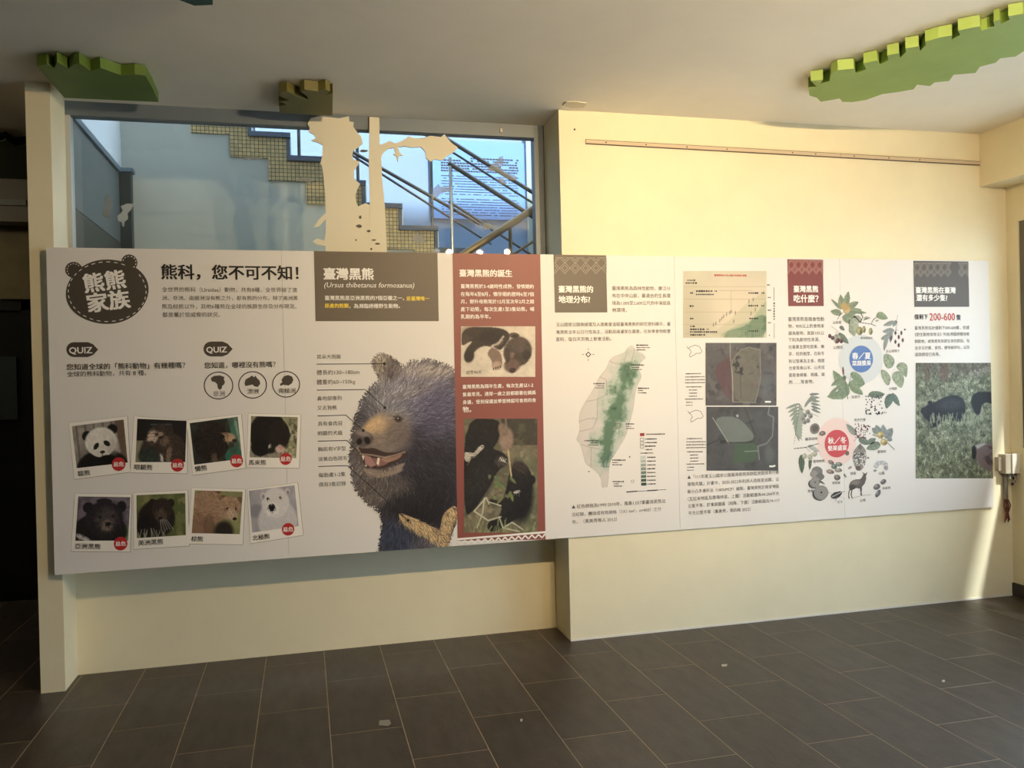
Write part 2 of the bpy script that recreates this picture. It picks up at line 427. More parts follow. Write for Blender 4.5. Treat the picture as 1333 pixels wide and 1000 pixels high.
a = at_y(664, 296, 5.76); tube('post', [a, (a[0], a[1], 0)], .013, RAILB, h3)
# blue notice with small print on the far wall
a = at_y(559, 184, SYF); b = at_y(685, 286, SYF)
nz1, nz0 = 3.72, 2.995
nt_ = empty('notice', (1.62, SYF-.02, nz0)); tag(nt_, 'blue notice sheet full of small black text on the stairwell wall', 'notice')
box('sheet', 1.165, 2.09, SYF-.030, SYF-.018, nz0, nz1, mat('notice_blue', (104, 144, 200), .5), nt_)
V, F = [], []
r_ = random.Random(3)
for i in range(21):
    z = nz1-.17-i*.024-(0 if i < 6 else .02)-(0 if i < 14 else .02)
    big = i < 6; x = 1.27+(.28 if i < 1 else 0)
    while x < 1.99:
        w = r_.uniform(.012, .03) if big else r_.uniform(.006, .02)
        h = .013 if big else .008
        if r_.random() < .9:
            k = len(V); V += box_v(x, x+w, SYF-.0315, SYF-.0305, z, z+h); F += [tuple(q+k for q in f) for f in CUBE_F]
        x += w+.005
tag(obj('small_print', V, F, INK, nt_), kind='stuff')
box('pole', 2.075, 2.12, SYF-.06, SYF-.031, 2.3, 4.2, mat('pole_grey', (150, 156, 150), .5), nt_)

# ------------------------------------------------------------------ cut-out tree, stickers on the glass
CREAM = mat('cutout_cream', (228, 220, 196), .6)
YT = YG+.012
Q2 = crop(340, 60, 420/1312); Q3 = crop(390, 140, 170/872)
trunk = [Q3(*p) for p in [(75, 70), (140, 58), (265, 72), (330, 58), (332, 92), (362, 98), (358, 128), (385, 165), (415, 200), (420, 240), (395, 262),
         (360, 285), (352, 315), (358, 345), (402, 362), (385, 390), (365, 420), (362, 470), (380, 490), (405, 510), (385, 545), (372, 590), (380, 640),
         (392, 660), (440, 638), (478, 655), (492, 690), (470, 712), (498, 755), (480, 775), (505, 800), (500, 960), (495, 1010), (175, 1010), (172, 925), (120, 918), (85, 895), (118, 875), (165, 888), (175, 830),
         (176, 745), (130, 795), (92, 803), (130, 745), (176, 705), (170, 560), (152, 400), (138, 370), (150, 330), (155, 250), (120, 232), (78, 220), (108, 205), (95, 180), (60, 160), (68, 135), (52, 108)]]
branch = [Q3(*p) for p in [(467, 62), (532, 68), (535, 250), (575, 235), (600, 222), (640, 240), (700, 215), (730, 190), (760, 205), (850, 205)]]
branch += [Q2(*p) for p in [(640, 378), (690, 365), (730, 370), (745, 358), (760, 378), (775, 395), (800, 412), (785, 430), (760, 445), (735, 465), (705, 460), (690, 470), (670, 455), (668, 430), (650, 410), (610, 412), (572, 405)]]
branch += [Q3(*p) for p in [(690, 262), (655, 262), (668, 300), (690, 318), (665, 322), (655, 362), (645, 322), (625, 312), (640, 300), (628, 268), (590, 275), (560, 300), (545, 335), (552, 480), (570, 660), (585, 1010), (465, 1010), (470, 640), (463, 400)]]
tc_ = empty('tree_cutout', (at_y(440, 320, YT)[0], YT, 1.9)); tag(tc_, 'large cream tree trunk cut-out standing before the window', 'cutout')
prism('trunk', [at_y(*p, YT) for p in trunk], (0, .012, 0), CREAM, tc_)
prism('branch_trunk', [at_y(*p, YT-.002) for p in branch], (0, .012, 0), CREAM, tc_)
SHADOWY = mat('cutout_hole', (96, 88, 72), .7)
for i, (x, y, w, h) in enumerate([(405, 733, 9, 12), (398, 793, 22, 11), (462, 825, 14, 9), (377, 885, 7, 6), (478, 945, 8, 8), (430, 290, 26, 10), (495, 885, 16, 6), (520, 910, 18, 7)]):
    n = 9; V = []
    for j in range(n):
        a = 2*math.pi*j/n; q = (x+w*math.cos(a)*(.75+.4*r_.random()), y+h*math.sin(a)*(.75+.4*r_.random()))
        V.append(at_y(*Q3(*q), YT-.003))
    obj('knot', V, [tuple(range(n))], SHADOWY, tc_)

def frost(name, c, a):
    m = mat(name, c, .7); nt = m.node_tree; b_ = nt.nodes['Principled BSDF']; b_.inputs['Alpha'].default_value = a
    return m
STK = frost('frosted_sticker', (190, 198, 198), .6)
def sticker(name, pts, label, cat, m=STK, group=None):
    o = prism(name, [at_y(*p, YG+.0595) for p in pts], (0, .0012, 0), m); tag(o, label, cat, group)
    return o
Q1 = crop(80, 125, .2)
sticker('butterfly_sticker', [Q1(*p) for p in [(385, 718), (425, 700), (470, 702), (455, 740), (430, 765), (435, 800), (410, 820), (408, 850), (398, 850), (392, 820), (370, 815), (362, 780), (385, 765), (400, 745)]], 'pale butterfly sticker over the dark parapet post', 'sticker')
sticker('butterfly_sticker', [Q1(*p) for p in [(280, 650), (300, 640), (315, 680), (335, 690), (322, 730), (312, 790), (285, 795), (262, 770), (270, 740), (285, 715)]], 'faint grey butterfly sticker on the grey parapet', 'sticker', frost('frost_dim', (140, 146, 146), .45))
Q4 = crop(540, 150, 185/974)
fl = [(lambda a, r: (610+r*math.cos(a), 355+r*.8*math.sin(a)))(2*math.pi*i/16, 70 if i % 2 else 34) for i in range(16)]
LFM = frost('frost_grey', (160, 166, 166), .45)
sticker('leaf_sticker', [Q4(*p) for p in [(490, 375), (520, 345), (560, 320), (580, 285), (605, 280), (605, 330), (590, 360), (620, 395), (680, 410), (700, 425), (690, 450), (640, 440), (600, 415), (560, 385), (520, 385)]], 'pale leaf sticker across the upper handrail', 'sticker', LFM)
sticker('leaf_sticker', [Q4(*p) for p in [(560, 440), (585, 430), (620, 445), (632, 470), (605, 480), (580, 465)]], 'small pale leaf sticker just under the larger one', 'sticker', LFM)
sticker('leaf_sticker', [Q4(*p) for p in [(120, 545), (130, 500), (160, 470), (175, 490), (240, 490), (240, 520), (180, 535), (160, 560), (130, 570), (125, 600), (112, 590)]], 'pale leaf sticker left of the slim bright post', 'sticker', LFM)
sticker('leaf_sticker', [Q4(*p) for p in [(470, 740), (500, 735), (520, 750), (560, 755), (540, 775), (500, 780), (480, 790), (462, 770)]], 'pale leaf sticker above the bright lamp reflection', 'sticker', LFM)
QA = crop(240, 140, .19)
for p0, lb in (((430, 345), 'faint leaf sticker on the second mosaic step'), ((800, 495), 'faint leaf sticker on the mosaic beside the cut-out tree')):
    x, y = p0
    sticker('leaf_sticker', [QA(x+dx, y+dy) for dx, dy in [(-35, 0), (-10, -18), (15, -12), (35, -16), (90, -8), (95, 8), (40, 12), (10, 8), (-15, 14)]], lb, 'sticker', LFM)
sticker('leaf_sticker', [QA(x, y) for x, y in [(640+i*0, 0) for i in ()]] or [Q3(*p) for p in [(745, 885), (790, 825), (800, 850), (830, 840), (825, 880), (850, 900), (800, 905), (770, 890)]], 'pale leaf sticker on the lowest mosaic step', 'sticker', LFM)

# ------------------------------------------------------------------ green cut-outs on the ceiling
def leaf_panel(pts, col, t, label, name='leaf_panel', edge=None):
    z = ZH-t-.004
    m = mat('leaf_'+'_'.join(map(str, col)), col, .55, var=.05, scale=3)
    P = [at_z(*p, z) for p in pts]
    root = empty('canopy_cutout', (float(np.mean([p[0] for p in P])), float(np.mean([p[1] for p in P])), z))
    tag(root, label, 'ceiling decoration', 'leafy cut-outs on the ceiling')
    prism('leaf_board', P, (0, 0, t), m, root)
    c = np.mean(P, 0)
    lathe('spacer', [(.02, 0), (.02, .004)], (c[0], c[1], ZH-.004), (0, 0, 1), mat('spacer', (150, 150, 140), .5), root, 10)
    return root
q = crop(0, 0, 420/1312)
leaf_panel([q(*p) for p in [(150, 268), (190, 262), (222, 278), (232, 252), (280, 278), (300, 262), (322, 256), (368, 288), (408, 276), (492, 306), (548, 302), (592, 308), (622, 362), (645, 415), (262, 398)]],
           (100, 124, 48), .05, 'dark green jagged leaf cut-out on the ceiling by the left pier')
q = crop(700, 0, 633/1333)
leaf_panel([q(*p) for p in [(745, 262), (742, 240), (765, 238), (748, 222), (782, 218), (772, 232), (800, 222), (804, 202), (822, 192), (866, 188), (872, 202), (900, 190), (893, 174), (930, 166), (938, 178), (962, 164), (958, 152), (990, 146), (994, 158), (1010, 142), (1008, 133), (1044, 127), (1048, 140), (1064, 124), (1062, 114), (1098, 104), (1136, 97), (1134, 110), (1158, 96), (1152, 84), (1190, 76), (1212, 72), (1216, 84),
         (1252, 72), (1250, 60), (1266, 54), (1270, 66), (1294, 54), (1290, 45), (1330, 38), (1345, 48), (1400, 22), (1420, 35), (1440, 80), (1400, 118), (1333, 140), (1310, 155), (1268, 160), (1255, 172), (1212, 183), (1200, 200), (1140, 205), (1128, 222), (1088, 226), (1075, 236), (1040, 232), (1030, 245), (990, 252),
         (945, 258), (900, 274), (862, 280), (835, 279), (828, 270), (776, 279), (765, 268)]], (142, 168, 84), .05, 'long bright green leafy cut-out on the ceiling at the right')
leaf_panel([(196, -70), (214, -30), (233, 0), (253, 7.4), (277, 6.4), (277, -8), (292, -20), (288, -45), (300, -70), (250, -90)], (24, 74, 66), .05, 'dark teal leaf cut-out at the top edge of the picture')
q = Q2
leaf_panel([q(*p) for p in [(75, 272), (73, 244), (104, 240), (72, 225), (115, 222), (72, 203), (74, 190), (105, 182), (140, 202), (189, 218), (188, 206), (158, 184), (176, 176), (232, 184), (262, 176), (280, 184), (262, 200), (291, 190), (290, 283)]],
           (112, 104, 52), .05, 'small olive brown leaf cut-out over the cream tree')
leaf_panel([(-40, 178), (-5, 186), (8, 182), (20, 190), (38, 188), (60, 205), (50, 236), (0, 234), (-45, 236)], (40, 62, 24), .05, 'very dark green leaf cut-out in the dim hall')

# ------------------------------------------------------------------ wall fittings
a = at_y(762, 187, YW); b = at_y(1273, 215, YW)
tr = empty('cable_trunking', (2.9, YW-.01, 2.82)); tag(tr, 'thin pale cable trunking along the top of the right wall', 'trunking')
def slope_strip(name, x0, x1, m, parent, h=.019, d=.014, oz=0):
    z0, z1 = a[2]+(b[2]-a[2])*(x0-a[0])/(b[0]-a[0])+oz, a[2]+(b[2]-a[2])*(x1-a[0])/(b[0]-a[0])+oz
    V = [(x0, YW-d, z0), (x1, YW-d, z1), (x1, YW, z1), (x0, YW, z0), (x0, YW-d, z0+h), (x1, YW-d, z1+h), (x1, YW, z1+h), (x0, YW, z0+h)]
    return obj(name, V, CUBE_F, m, parent)
TRM = mat('trunking_pvc', (206, 186, 158), .5); TRD = mat('trunking_shade', (92, 72, 66), .6)
xm = at_y(1092, 205, YW)[0]
slope_strip('channel', a[0], xm, TRM, tr); slope_strip('channel', xm+.004, 4.305, TRM, tr)
slope_strip('lower_shade_line', a[0], 4.305, TRD, tr, .0035, .013, -.0036); slope_strip('upper_shade_line', a[0], 4.305, TRD, tr, .003, .013, .0191)  # thin dark strips paint the shade lines along both trunking edges
for px in (788, 840, 893, 945, 1030, 1060, 1110, 1155, 1195):
    x = at_y(px, 195, YW)[0]; z = a[2]+(b[2]-a[2])*(x-a[0])/(b[0]-a[0])+.0095
    lathe('screw', [(.0045, 0), (.003, .002)], (x, YW-.014, z), (0, -1, 0), mat('screw_dark', (70, 60, 50), .4, metal=.5), tr, 8)
o = lathe('wall_plug', [(.006, 0), (.004, .004)], tuple(at_y(748, 168.5, YW)), (0, -1, 0), mat('screw_dark', (70, 60, 50), .4), None, 8); tag(o, 'tiny dark screw hole near the top corner of the cream wall', 'screw')
P = [at_z(*p, ZH-.006) for p in [(732, 138), (737, 133), (748, 132.5), (764, 134.5), (760, 140.2), (745, 141)]]
o = prism('plaster_chip', P, (0, 0, .005), mat('plaster', (222, 212, 190), .8)); tag(o, 'peeling pale plaster chip at the ceiling corner', 'plaster')

# junction box with its cable in the right corner
jb = empty('junction_box', (4.42, YW-.03, .95)); tag(jb, 'pale electrical junction box with hanging cable in the right corner', 'junction box')
PV = mat('pvc_grey', (190, 180, 160), .5)
p0 = at_y(1309, 592, YW-.06); p1 = at_y(1331, 616, YW-.06)
box('box_body', p0[0], p1[0]+.02, YW-.06, YW, p1[2]-.0, p0[2], PV, jb, .004)
box('lid', p0[0]+.042, p1[0]+.024, YW-.072, YW-.06, p1[2], p0[2]+.004, mat('pvc_white', (226, 220, 206), .4), jb, .003)
box('side_plate', p0[0]-.028, p0[0], YW-.03, YW, p1[2]+.02, p0[2]-.02, PV, jb)
xb = p0[0]+.035
tube('conduit', [(xb, YW-.02, p1[2]), (xb, YW-.02, p1[2]-.17)], .014, mat('conduit_grey', (120, 112, 98), .5), jb)
CW = mat('wire_dark', (70, 48, 40), .6)
tube('cable', [(xb+.03, YW-.04, p1[2]), (xb+.05, YW-.05, p1[2]-.03), (xb+.03, YW-.05, p1[2]-.06), (xb+.005, YW-.05, p1[2]-.03), (xb+.015, YW-.045, p1[2])], .006, mat('cable_pale', (170, 165, 150), .5), jb, 8)
tube('cable', [(xb+.06, YW-.03, p1[2]), (xb+.05, YW-.04, p1[2]-.05), (xb+.03, YW-.04, p1[2]-.075)], .008, mat('cable_black', (34, 30, 28), .5), jb, 8)
for i in range(5):
    zz = p1[2]-.17; sx_ = (i-2)*.006
    tube('wire', [(xb+sx_, YW-.02, zz+.005), (xb+sx_*1.8+.004*math.sin(i*2), YW-.03, zz-.04), (xb+sx_*.7, YW-.028, zz-.09), (xb+sx_*1.6-.003, YW-.03, zz-.15+.012*(i % 3))], .004,
         CW if i % 2 else mat('wire_red', (120, 60, 50), .6), jb, 6)

# ------------------------------------------------------------------ spotlights on the ceiling in front of the viewer
HOUS = mat('lamp_white', (235, 232, 225), .5)
def spotlight(loc, aim, on, label, cone=98, power=1.0):
    loc = Vector(loc); d = (Vector(aim)-loc).normalized()
    root = empty('spotlight', tuple(loc)); tag(root, label, 'spotlight', 'ceiling spotlights')
    lathe('lamp_housing', [(.022, -.15), (.03, -.14), (.036, -.02), (.046, .015), (.046, .02), (.040, .02), (.034, -.01)], loc, d, HOUS, root)
    lathe('bulb', [(.030, -.005), (.030, .004)], loc, d, mat('bulb_lit', (255, 220, 160), .5, emit=(1, .78, .48), estr=130) if on else mat('bulb_off_glow', (235, 230, 220), .3, emit=(1, .9, .75), estr=4), root)  # the unlit bulb gets a faint added glow
    tube('stem', [loc-d*.10, (loc.x-d.x*.10, loc.y-d.y*.10, ZH)], .008, HOUS, root)
    lathe('ceiling_rose', [(.04, 0), (.04, -.012)], (loc.x-d.x*.10, loc.y-d.y*.10, ZH-.001), (0, 0, 1), HOUS, root)
    if on:
        L = bpy.data.objects.new('spot_beam', bpy.data.lights.new('spot_beam', 'SPOT')); COL.objects.link(L)
        L.data.energy = LAMP_POWER*power; L.data.color = LAMP_COLOR; L.data.spot_size = math.radians(cone); L.data.spot_blend = 1.0; L.data.shadow_soft_size = .022
        L.location = loc+d*.03; L.rotation_euler = d.to_track_quat('-Z', 'Y').to_euler()
LZ = 2.85
spotlight((1.374, 1.161, LZ), (1.0, 4.5, 1.6), False, 'leftmost of the four ceiling spotlights, unlit with a faint added glow')
spotlight((1.516, 1.125, LZ), LAMP_AIM[0], True, 'lit ceiling spotlight next to the unlit one')
spotlight((1.837, 1.104, LZ), LAMP_AIM[1], True, 'lit ceiling spotlight second from the right end', 84, 1.05)
spotlight((2.115, 1.181, LZ), LAMP_AIM[2], True, 'rightmost lit ceiling spotlight', 80, 1.05)

hl = empty('hall_fill_lamp', (-3.3, 5.6, ZH)); tag(hl, 'added unseen lamp brightening the dim hall', 'added light')  # unseen lamp added to brighten the dim hall
lathe('fill_lamp_ring', [(.09, 0), (.09, -.02), (.07, -.02)], (-3.3, 5.6, ZH-.001), (0, 0, 1), HOUS, hl)
lathe('fill_diffuser', [(.068, -.012), (.068, -.018)], (-3.3, 5.6, ZH), (0, 0, 1), mat('fill_diffuser', (255, 240, 210), .5, emit=(1, .85, .6), estr=1.5), hl)
L = bpy.data.objects.new('hall_glow', bpy.data.lights.new('hall_glow', 'POINT')); COL.objects.link(L)
L.location = (-3.3, 5.6, ZH-.12); L.data.energy = 16.0; L.data.color = (1, .86, .62); L.data.shadow_soft_size = .07

# pale tape patch and scraps on the floor
TP = mat('tape_pale', (150, 146, 136), .7)
def scrap(name, pts, m, label, cat):
    tag(prism(name, [at_z(*p, .0012) for p in pts], (0, 0, -.0008), m), label, cat)
scrap('tape_patch', [(494, 938), (507, 937), (509, 942), (505, 945), (493, 944)], TP, 'pale square tape patch on the dark floor before the bear portrait', 'tape')
SCR = mat('scrap_pale', (196, 190, 178), .7)
scrap('paper_scrap', [(677, 936), (680.5, 936), (680, 939), (677.5, 939.4)], SCR, 'tiny pale scrap on the floor below the recess corner', 'scrap')
scrap('paper_scrap', [(939, 865), (947, 864.6), (946, 867.5), (940, 867.8)], SCR, 'small pale scrap on the floor below the island map', 'scrap')
scrap('paper_scrap', [(1226, 885.5), (1230, 885), (1230, 887.6), (1227, 888)], SCR, 'tiny pale scrap on the floor near the right corner', 'scrap')

#BOARD
# ------------------------------------------------------------------ exhibition board
YF = 4.516                                        # front face of the board
BX0, BX1, BZ0, BZ1 = -1.208, 4.352, .594, 2.203
board = empty('exhibition_board', (1.57, YF, BZ0))
tag(board, 'wide white printed exhibition board about bears across the wall and recess', 'display board')
NP = 5; PW_ = (BX1-BX0)/NP
for i in range(NP):
    box('board_panel', BX0+PW_*i+(.0006 if i else 0), BX0+PW_*(i+1)-(.0006 if i < NP-1 else 0), YF, YF+.0148, BZ0, BZ1, WHITE, board)
box('backing', BX0+.03, BX1-.01, YF+.0148, YF+.0149, BZ0+.02, BZ1-.02, mat('backing', (120, 112, 100), .8), board)

def bp(p, lay=1):
    q = at_y(p[0], p[1], YF); return (q[0], YF-.0006*lay, q[2])
def clampb(v):
    return (min(max(v[0], BX0), BX1), v[1], min(max(v[2], BZ0), BZ1))
def patch(name, pts, m, parent=board, lay=1, snap=True):
    """flat printed polygon; four-cornered prints are squared up on the board"""
    P = [bp(p, lay) for p in pts]
    if snap and len(P) == 4:
        x0, x1 = (P[0][0]+P[3][0])/2, (P[1][0]+P[2][0])/2; z1, z0 = (P[0][2]+P[1][2])/2, (P[2][2]+P[3][2])/2
        y = P[0][1]; P = [(x0, y, z1), (x1, y, z1), (x1, y, z0), (x0, y, z0)]
    P = [clampb(p) for p in P]
    T = tri_fill([(p[0], p[2]) for p in P]) if len(P) > 4 else [(0, 3, 2, 1)]
    return obj(name, P, [tuple(t) for t in T], m, parent)
def disc(name, c, rx, ry, m, parent=board, lay=1, n=32, ring=0, wob=None):
    C_ = bp(c, lay); a = bp((c[0]+rx, c[1]), lay)[0]-C_[0]; b = C_[2]-bp((c[0], c[1]+ry), lay)[2]
    if ring:
        V, F = [], []
        for i in range(n):
            t = 2*math.pi*i/n
            V += [(C_[0]+a*math.cos(t), C_[1], C_[2]+b*math.sin(t)), (C_[0]+(a-ring)*math.cos(t), C_[1], C_[2]+(b-ring)*math.sin(t))]
        F = [(2*i, 2*i+1, (2*i+3) % (2*n), (2*i+2) % (2*n)) for i in range(n)]
        return obj(name, V, F, m, parent)
    V = [(C_[0]+a*math.cos(2*math.pi*i/n), C_[1], C_[2]+b*math.sin(2*math.pi*i/n)) for i in range(n)]
    return obj(name, V, [tuple(range(n))], m, parent)
def strip(name, pts, w, m, parent=board, lay=2, dash=None):
    """polyline of width w metres printed on the board"""
    P = [np.array(bp(p, lay)) for p in pts]; V, F = [], []
    segs = []
    for A, B_ in zip(P[:-1], P[1:]):
        L = np.linalg.norm(B_-A)
        if dash:
            s = 0
            while s < L: segs.append((A+(B_-A)*s/L, A+(B_-A)*min(1, (s+dash)/L))); s += dash*1.8
        else: segs.append((A, B_))
    for A, B_ in segs:
        d = (B_-A)/max(1e-9, np.linalg.norm(B_-A)); n = np.array([-d[2], 0, d[0]])*w/2; k = len(V)
        V += [A+n, A-n, B_-n, B_+n]; F.append((k, k+1, k+2, k+3))
    return obj(name, V, F, m, parent)

# --- lettering
FONTC = {}
def glyphs(s, bold=0., shear=0.):
    key = (s, bold, shear)
    if key in FONTC: return FONTC[key]
    c = bpy.data.curves.new('lettering', 'FONT'); c.body = s; c.resolution_u = 2; c.offset = bold; c.shear = shear; c.fill_mode = 'FRONT'
    o = bpy.data.objects.new('lettering', c)
    me = bpy.data.meshes.new_from_object(o)
    n = len(me.vertices); co = np.zeros(n*3); me.vertices.foreach_get('co', co); co = co.reshape(-1, 3)
    fs = [tuple(p.vertices) for p in me.polygons]
    bpy.data.objects.remove(o); bpy.data.curves.remove(c); bpy.data.meshes.remove(me)
    FONTC[key] = (co, fs); return co, fs
def text(name, lines, m, parent=board, lay=3, bold=0., shear=0., rot=False, squeeze=None):
    V, F = [], []
    for s, p0, p1 in lines:
        co, fs = glyphs(s, 0., shear)
        if len(co) == 0: continue
        sw = bold*1.05
        A, B_ = np.array(bp(p0, lay)), np.array(bp(p1, lay))
        if not rot: A[2] = B_[2] = (A[2]+B_[2])/2
        L = np.linalg.norm(B_-A); d = (B_-A)/L; n = np.array([-d[2], 0, d[0]])
        if n[2] < 0: n = -n
        x0, x1 = co[:, 0].min(), co[:, 0].max(); k = L/max(1e-6, x1-x0)
        ky = k*(squeeze or 1)
        for j, (ox_, oy_) in enumerate(((-1, -.6), (1, -.6), (-1, .6), (1, .6), (0, 0)) if bold else ((0, 0),)):
            k0 = len(V)
            for x, y, _ in co: V.append(A+d*(x-x0+ox_*sw)*k+n*(y-.37+oy_*sw)*ky-np.array([0, .00004*j, 0]))
            F += [tuple(i+k0 for i in f) for f in fs]
    return tag(obj(name, V, F, m, parent), kind='stuff')
def rows(K, items):
    return [(s, K(x0, y0), K(x1, y1)) for s, x0, y0, x1, y1 in items]
def micro(name, K, items, m=INK, parent=board, lay=3, seed=1):
    """print too small to read: rows of short strokes"""
    r = random.Random(seed); V, F = [], []
    for x0, y0, x1, y1, h in items:
        n = max(2, int((x1-x0)/(h*1.05)))
        for i in range(n):
            xa = x0+(x1-x0)*i/n; xb = xa+(x1-x0)/n*r.uniform(.6, .9); yy = y0+(y1-y0)*i/n
            hh = h*r.uniform(.28, .45); k = len(V)
            V += [bp(K(xa, yy-hh), lay), bp(K(xb, yy-hh), lay), bp(K(xb, yy+hh), lay), bp(K(xa, yy+hh), lay)]; F.append((k, k+3, k+2, k+1))
    return tag(obj(name, V, F, m, parent), kind='stuff')

# --- small painter: colour printed on a fine flat grid
class Paint:
    def __init__(s, u0, v0, u1, v1, nu, nv, base=None):
        s.b = (u0, v0, u1, v1); s.nu, s.nv = nu, nv
        s.U, s.V = np.meshgrid(np.linspace(u0, u1, nu), np.linspace(v0, v1, nv))
        s.I = np.zeros((nv, nu, 3)); s.A = np.zeros((nv, nu))
        if base is not None: s.I[:] = base; s.A[:] = 1
        s.du = (u1-u0)/(nu-1); s.dv = (v1-v0)/(nv-1)
    def mix(s, m, c, a=1.):
        m = np.clip(m, 0, 1)*a
        s.A = np.maximum(s.A, m)
        s.I = s.I*(1-m[..., None])+np.asarray(c, float)*m[..., None]
        return m
    def mell(s, x, y, rx, ry, rot=0, soft=.12):
        c, n = math.cos(rot), math.sin(rot); X, Y = s.U-x, s.V-y
        d = np.sqrt(((X*c+Y*n)/rx)**2+((-X*n+Y*c)/ry)**2)
        return np.clip((1-d)/soft+.5, 0, 1)
    def ell(s, x, y, rx, ry, c, rot=0, soft=.12, a=1.): return s.mix(s.mell(x, y, rx, ry, rot, soft), c, a)
    def mpoly(s, pts, blur=0):
        if len(pts) >= 6:                          # round off drawn outlines
            for _ in range(2):
                q = []
                for (xa, ya), (xb, yb) in zip(pts, list(pts[1:])+[pts[0]]): q += [(xa*.78+xb*.22, ya*.78+yb*.22), (xa*.22+xb*.78, ya*.22+yb*.78)]
                pts = q
        ins = np.zeros(s.U.shape, bool); n = len(pts)
        for i in range(n):
            (xa, ya), (xb, yb) = pts[i], pts[(i+1) % n]
            if ya == yb: continue
            cnd = ((ya > s.V) != (yb > s.V)) & (s.U < (xb-xa)*(s.V-ya)/(yb-ya)+xa); ins ^= cnd
        m = ins.astype(float)
        for _ in range(blur): m = blur1(m)
        return m
    def poly(s, pts, c, blur=1, a=1.): return s.mix(s.mpoly(pts, blur), c, a)
    def line(s, pts, w, c, a=1., soft=None):
        D = np.full(s.U.shape, 1e9)
        for (xa, ya), (xb, yb) in zip(pts[:-1], pts[1:]):
            L2 = (xb-xa)**2+(yb-ya)**2+1e-9; t = np.clip(((s.U-xa)*(xb-xa)+(s.V-ya)*(yb-ya))/L2, 0, 1)
            D = np.minimum(D, np.hypot(s.U-xa-t*(xb-xa), s.V-ya-t*(yb-ya)))
        sf = soft or abs(s.du)
        return s.mix((w/2-D)/sf+.5, c, a)
    def leaf(s, x0, y0, x1, y1, w, c, vein=None, a=1., shade=True):
        dx, dy = x1-x0, y1-y0; L = math.hypot(dx, dy); tx, ty = dx/L, dy/L
        X = ((s.U-x0)*tx+(s.V-y0)*ty)/L; Y = (-(s.U-x0)*ty+(s.V-y0)*tx)
        hw = w*np.sqrt(np.clip(X, 0, 1))*np.clip(1-X, 0, 1)**.8*1.75
        m = np.clip((hw-np.abs(Y))/abs(s.du)+.3, 0, 1)*((X > 0) & (X < 1))
        c = np.asarray(c, float); s.mix(m, c, a)
        if shade:
            s.mix(m*(Y > 0), c*.84, .5*a)
            s.mix(m*(np.abs((X*L/(w*.7)+np.abs(Y)/w*.8) % 1-.5) < .14), c*.75, .4*a)
        if vein is not None: s.mix(m*(np.abs(Y) < abs(s.du)*.6), vein, .7)
        return m
    def noise(s, cells, amp, mask=None, seed=0):
        n = vnoise(s.nv, s.nu, cells, seed); m = 1 if mask is None else mask
        s.I = np.clip(s.I*(1+((n-.5)*2*amp*m)[..., None]), 0, 255)
    def blotch(s, cells, thr, c, a, mask=None, seed=0, soft=.12):
        n = vnoise(s.nv, s.nu, cells, seed); m = np.clip((n-thr)/soft, 0, 1)*(1 if mask is None else mask)
        s.I = s.I*(1-(m*a)[..., None])+np.asarray(c, float)*(m*a)[..., None]
    def strokes(s, n, mask, length, dirf, jit=.25, dj=.35, seed=0, width=1, colf=None, grow=False):
        r = np.random.default_rng(seed)
        ys, xs = np.nonzero(mask > .5)
        if len(xs) == 0: return
        k = r.integers(0, len(xs), n); X = xs[k].astype(float); Y = ys[k].astype(float)
        u = s.b[0]+X*s.du; v = s.b[1]+Y*s.dv
        ang = dirf(u, v)+r.normal(0, dj, n); L = length*(r.uniform(.5, 1.3, n))
        col = s.I[ys[k], xs[k]].copy() if colf is None else colf(u, v)
        col = np.clip(col*(1+r.normal(0, jit, n))[:, None], 0, 255)
        st_ = int(max(4, length/abs(s.du)*1.3))
        for t in np.linspace(0, 1, st_):
            xi = np.round((u+np.cos(ang)*L*t-s.b[0])/s.du).astype(int); yi = np.round((v+np.sin(ang)*L*t-s.b[1])/s.dv).astype(int)
            for w in range(width):
                ok = (xi+w >= 0) & (xi+w < s.nu) & (yi >= 0) & (yi < s.nv)
                if not grow: ok &= mask[np.clip(yi, 0, s.nv-1), np.clip(xi+w, 0, s.nu-1)] > .3
                a = .75*(1-.5*t)
                yy, xx = yi[ok], xi[ok]+w
                if grow: s.I[yy, xx] = np.where((s.A[yy, xx] > .5)[:, None], s.I[yy, xx]*(1-a)+col[ok]*a, col[ok]); s.A[yy, xx] = 1
                else: s.I[yy, xx] = s.I[yy, xx]*(1-a)+col[ok]*a
    def desat(s, k, lift=0):
        g = s.I.mean(2, keepdims=True); s.I = np.clip(s.I*(1-k)+g*k+lift, 0, 255); return s
    def build(s, name, tobp, parent=board, label=None, fix=None):
        """tobp(U,V) -> world points on the board"""
        P = tobp(s.U.ravel(), s.V.ravel())
        keep = (s.A > .5)
        idx = np.arange(s.nu*s.nv).reshape(s.nv, s.nu)
        ok = keep[:-1, :-1] & keep[1:, :-1] & keep[:-1, 1:] & keep[1:, 1:]
        q = np.stack([idx[:-1, :-1][ok], idx[1:, :-1][ok], idx[1:, 1:][ok], idx[:-1, 1:][ok]], 1)
        used = np.unique(q); remap = np.full(s.nu*s.nv, -1); remap[used] = np.arange(len(used)); q = remap[q]; P = P[used]
        C_ = lin(s.I.reshape(-1, 3)[used])
        org = (P.min(0)+P.max(0))/2; org[2] = P[:, 2].min()
        me = bpy.data.meshes.new(name); me.vertices.add(len(P)); me.vertices.foreach_set('co', (P-org).ravel().astype(np.float32))
        me.loops.add(q.size); me.loops.foreach_set('vertex_index', q.ravel().astype(np.int32))
        me.polygons.add(len(q)); me.polygons.foreach_set('loop_start', np.arange(0, q.size, 4, dtype=np.int32))
        me.update(calc_edges=True)
        at = me.color_attributes.new('ink', 'FLOAT_COLOR', 'POINT')
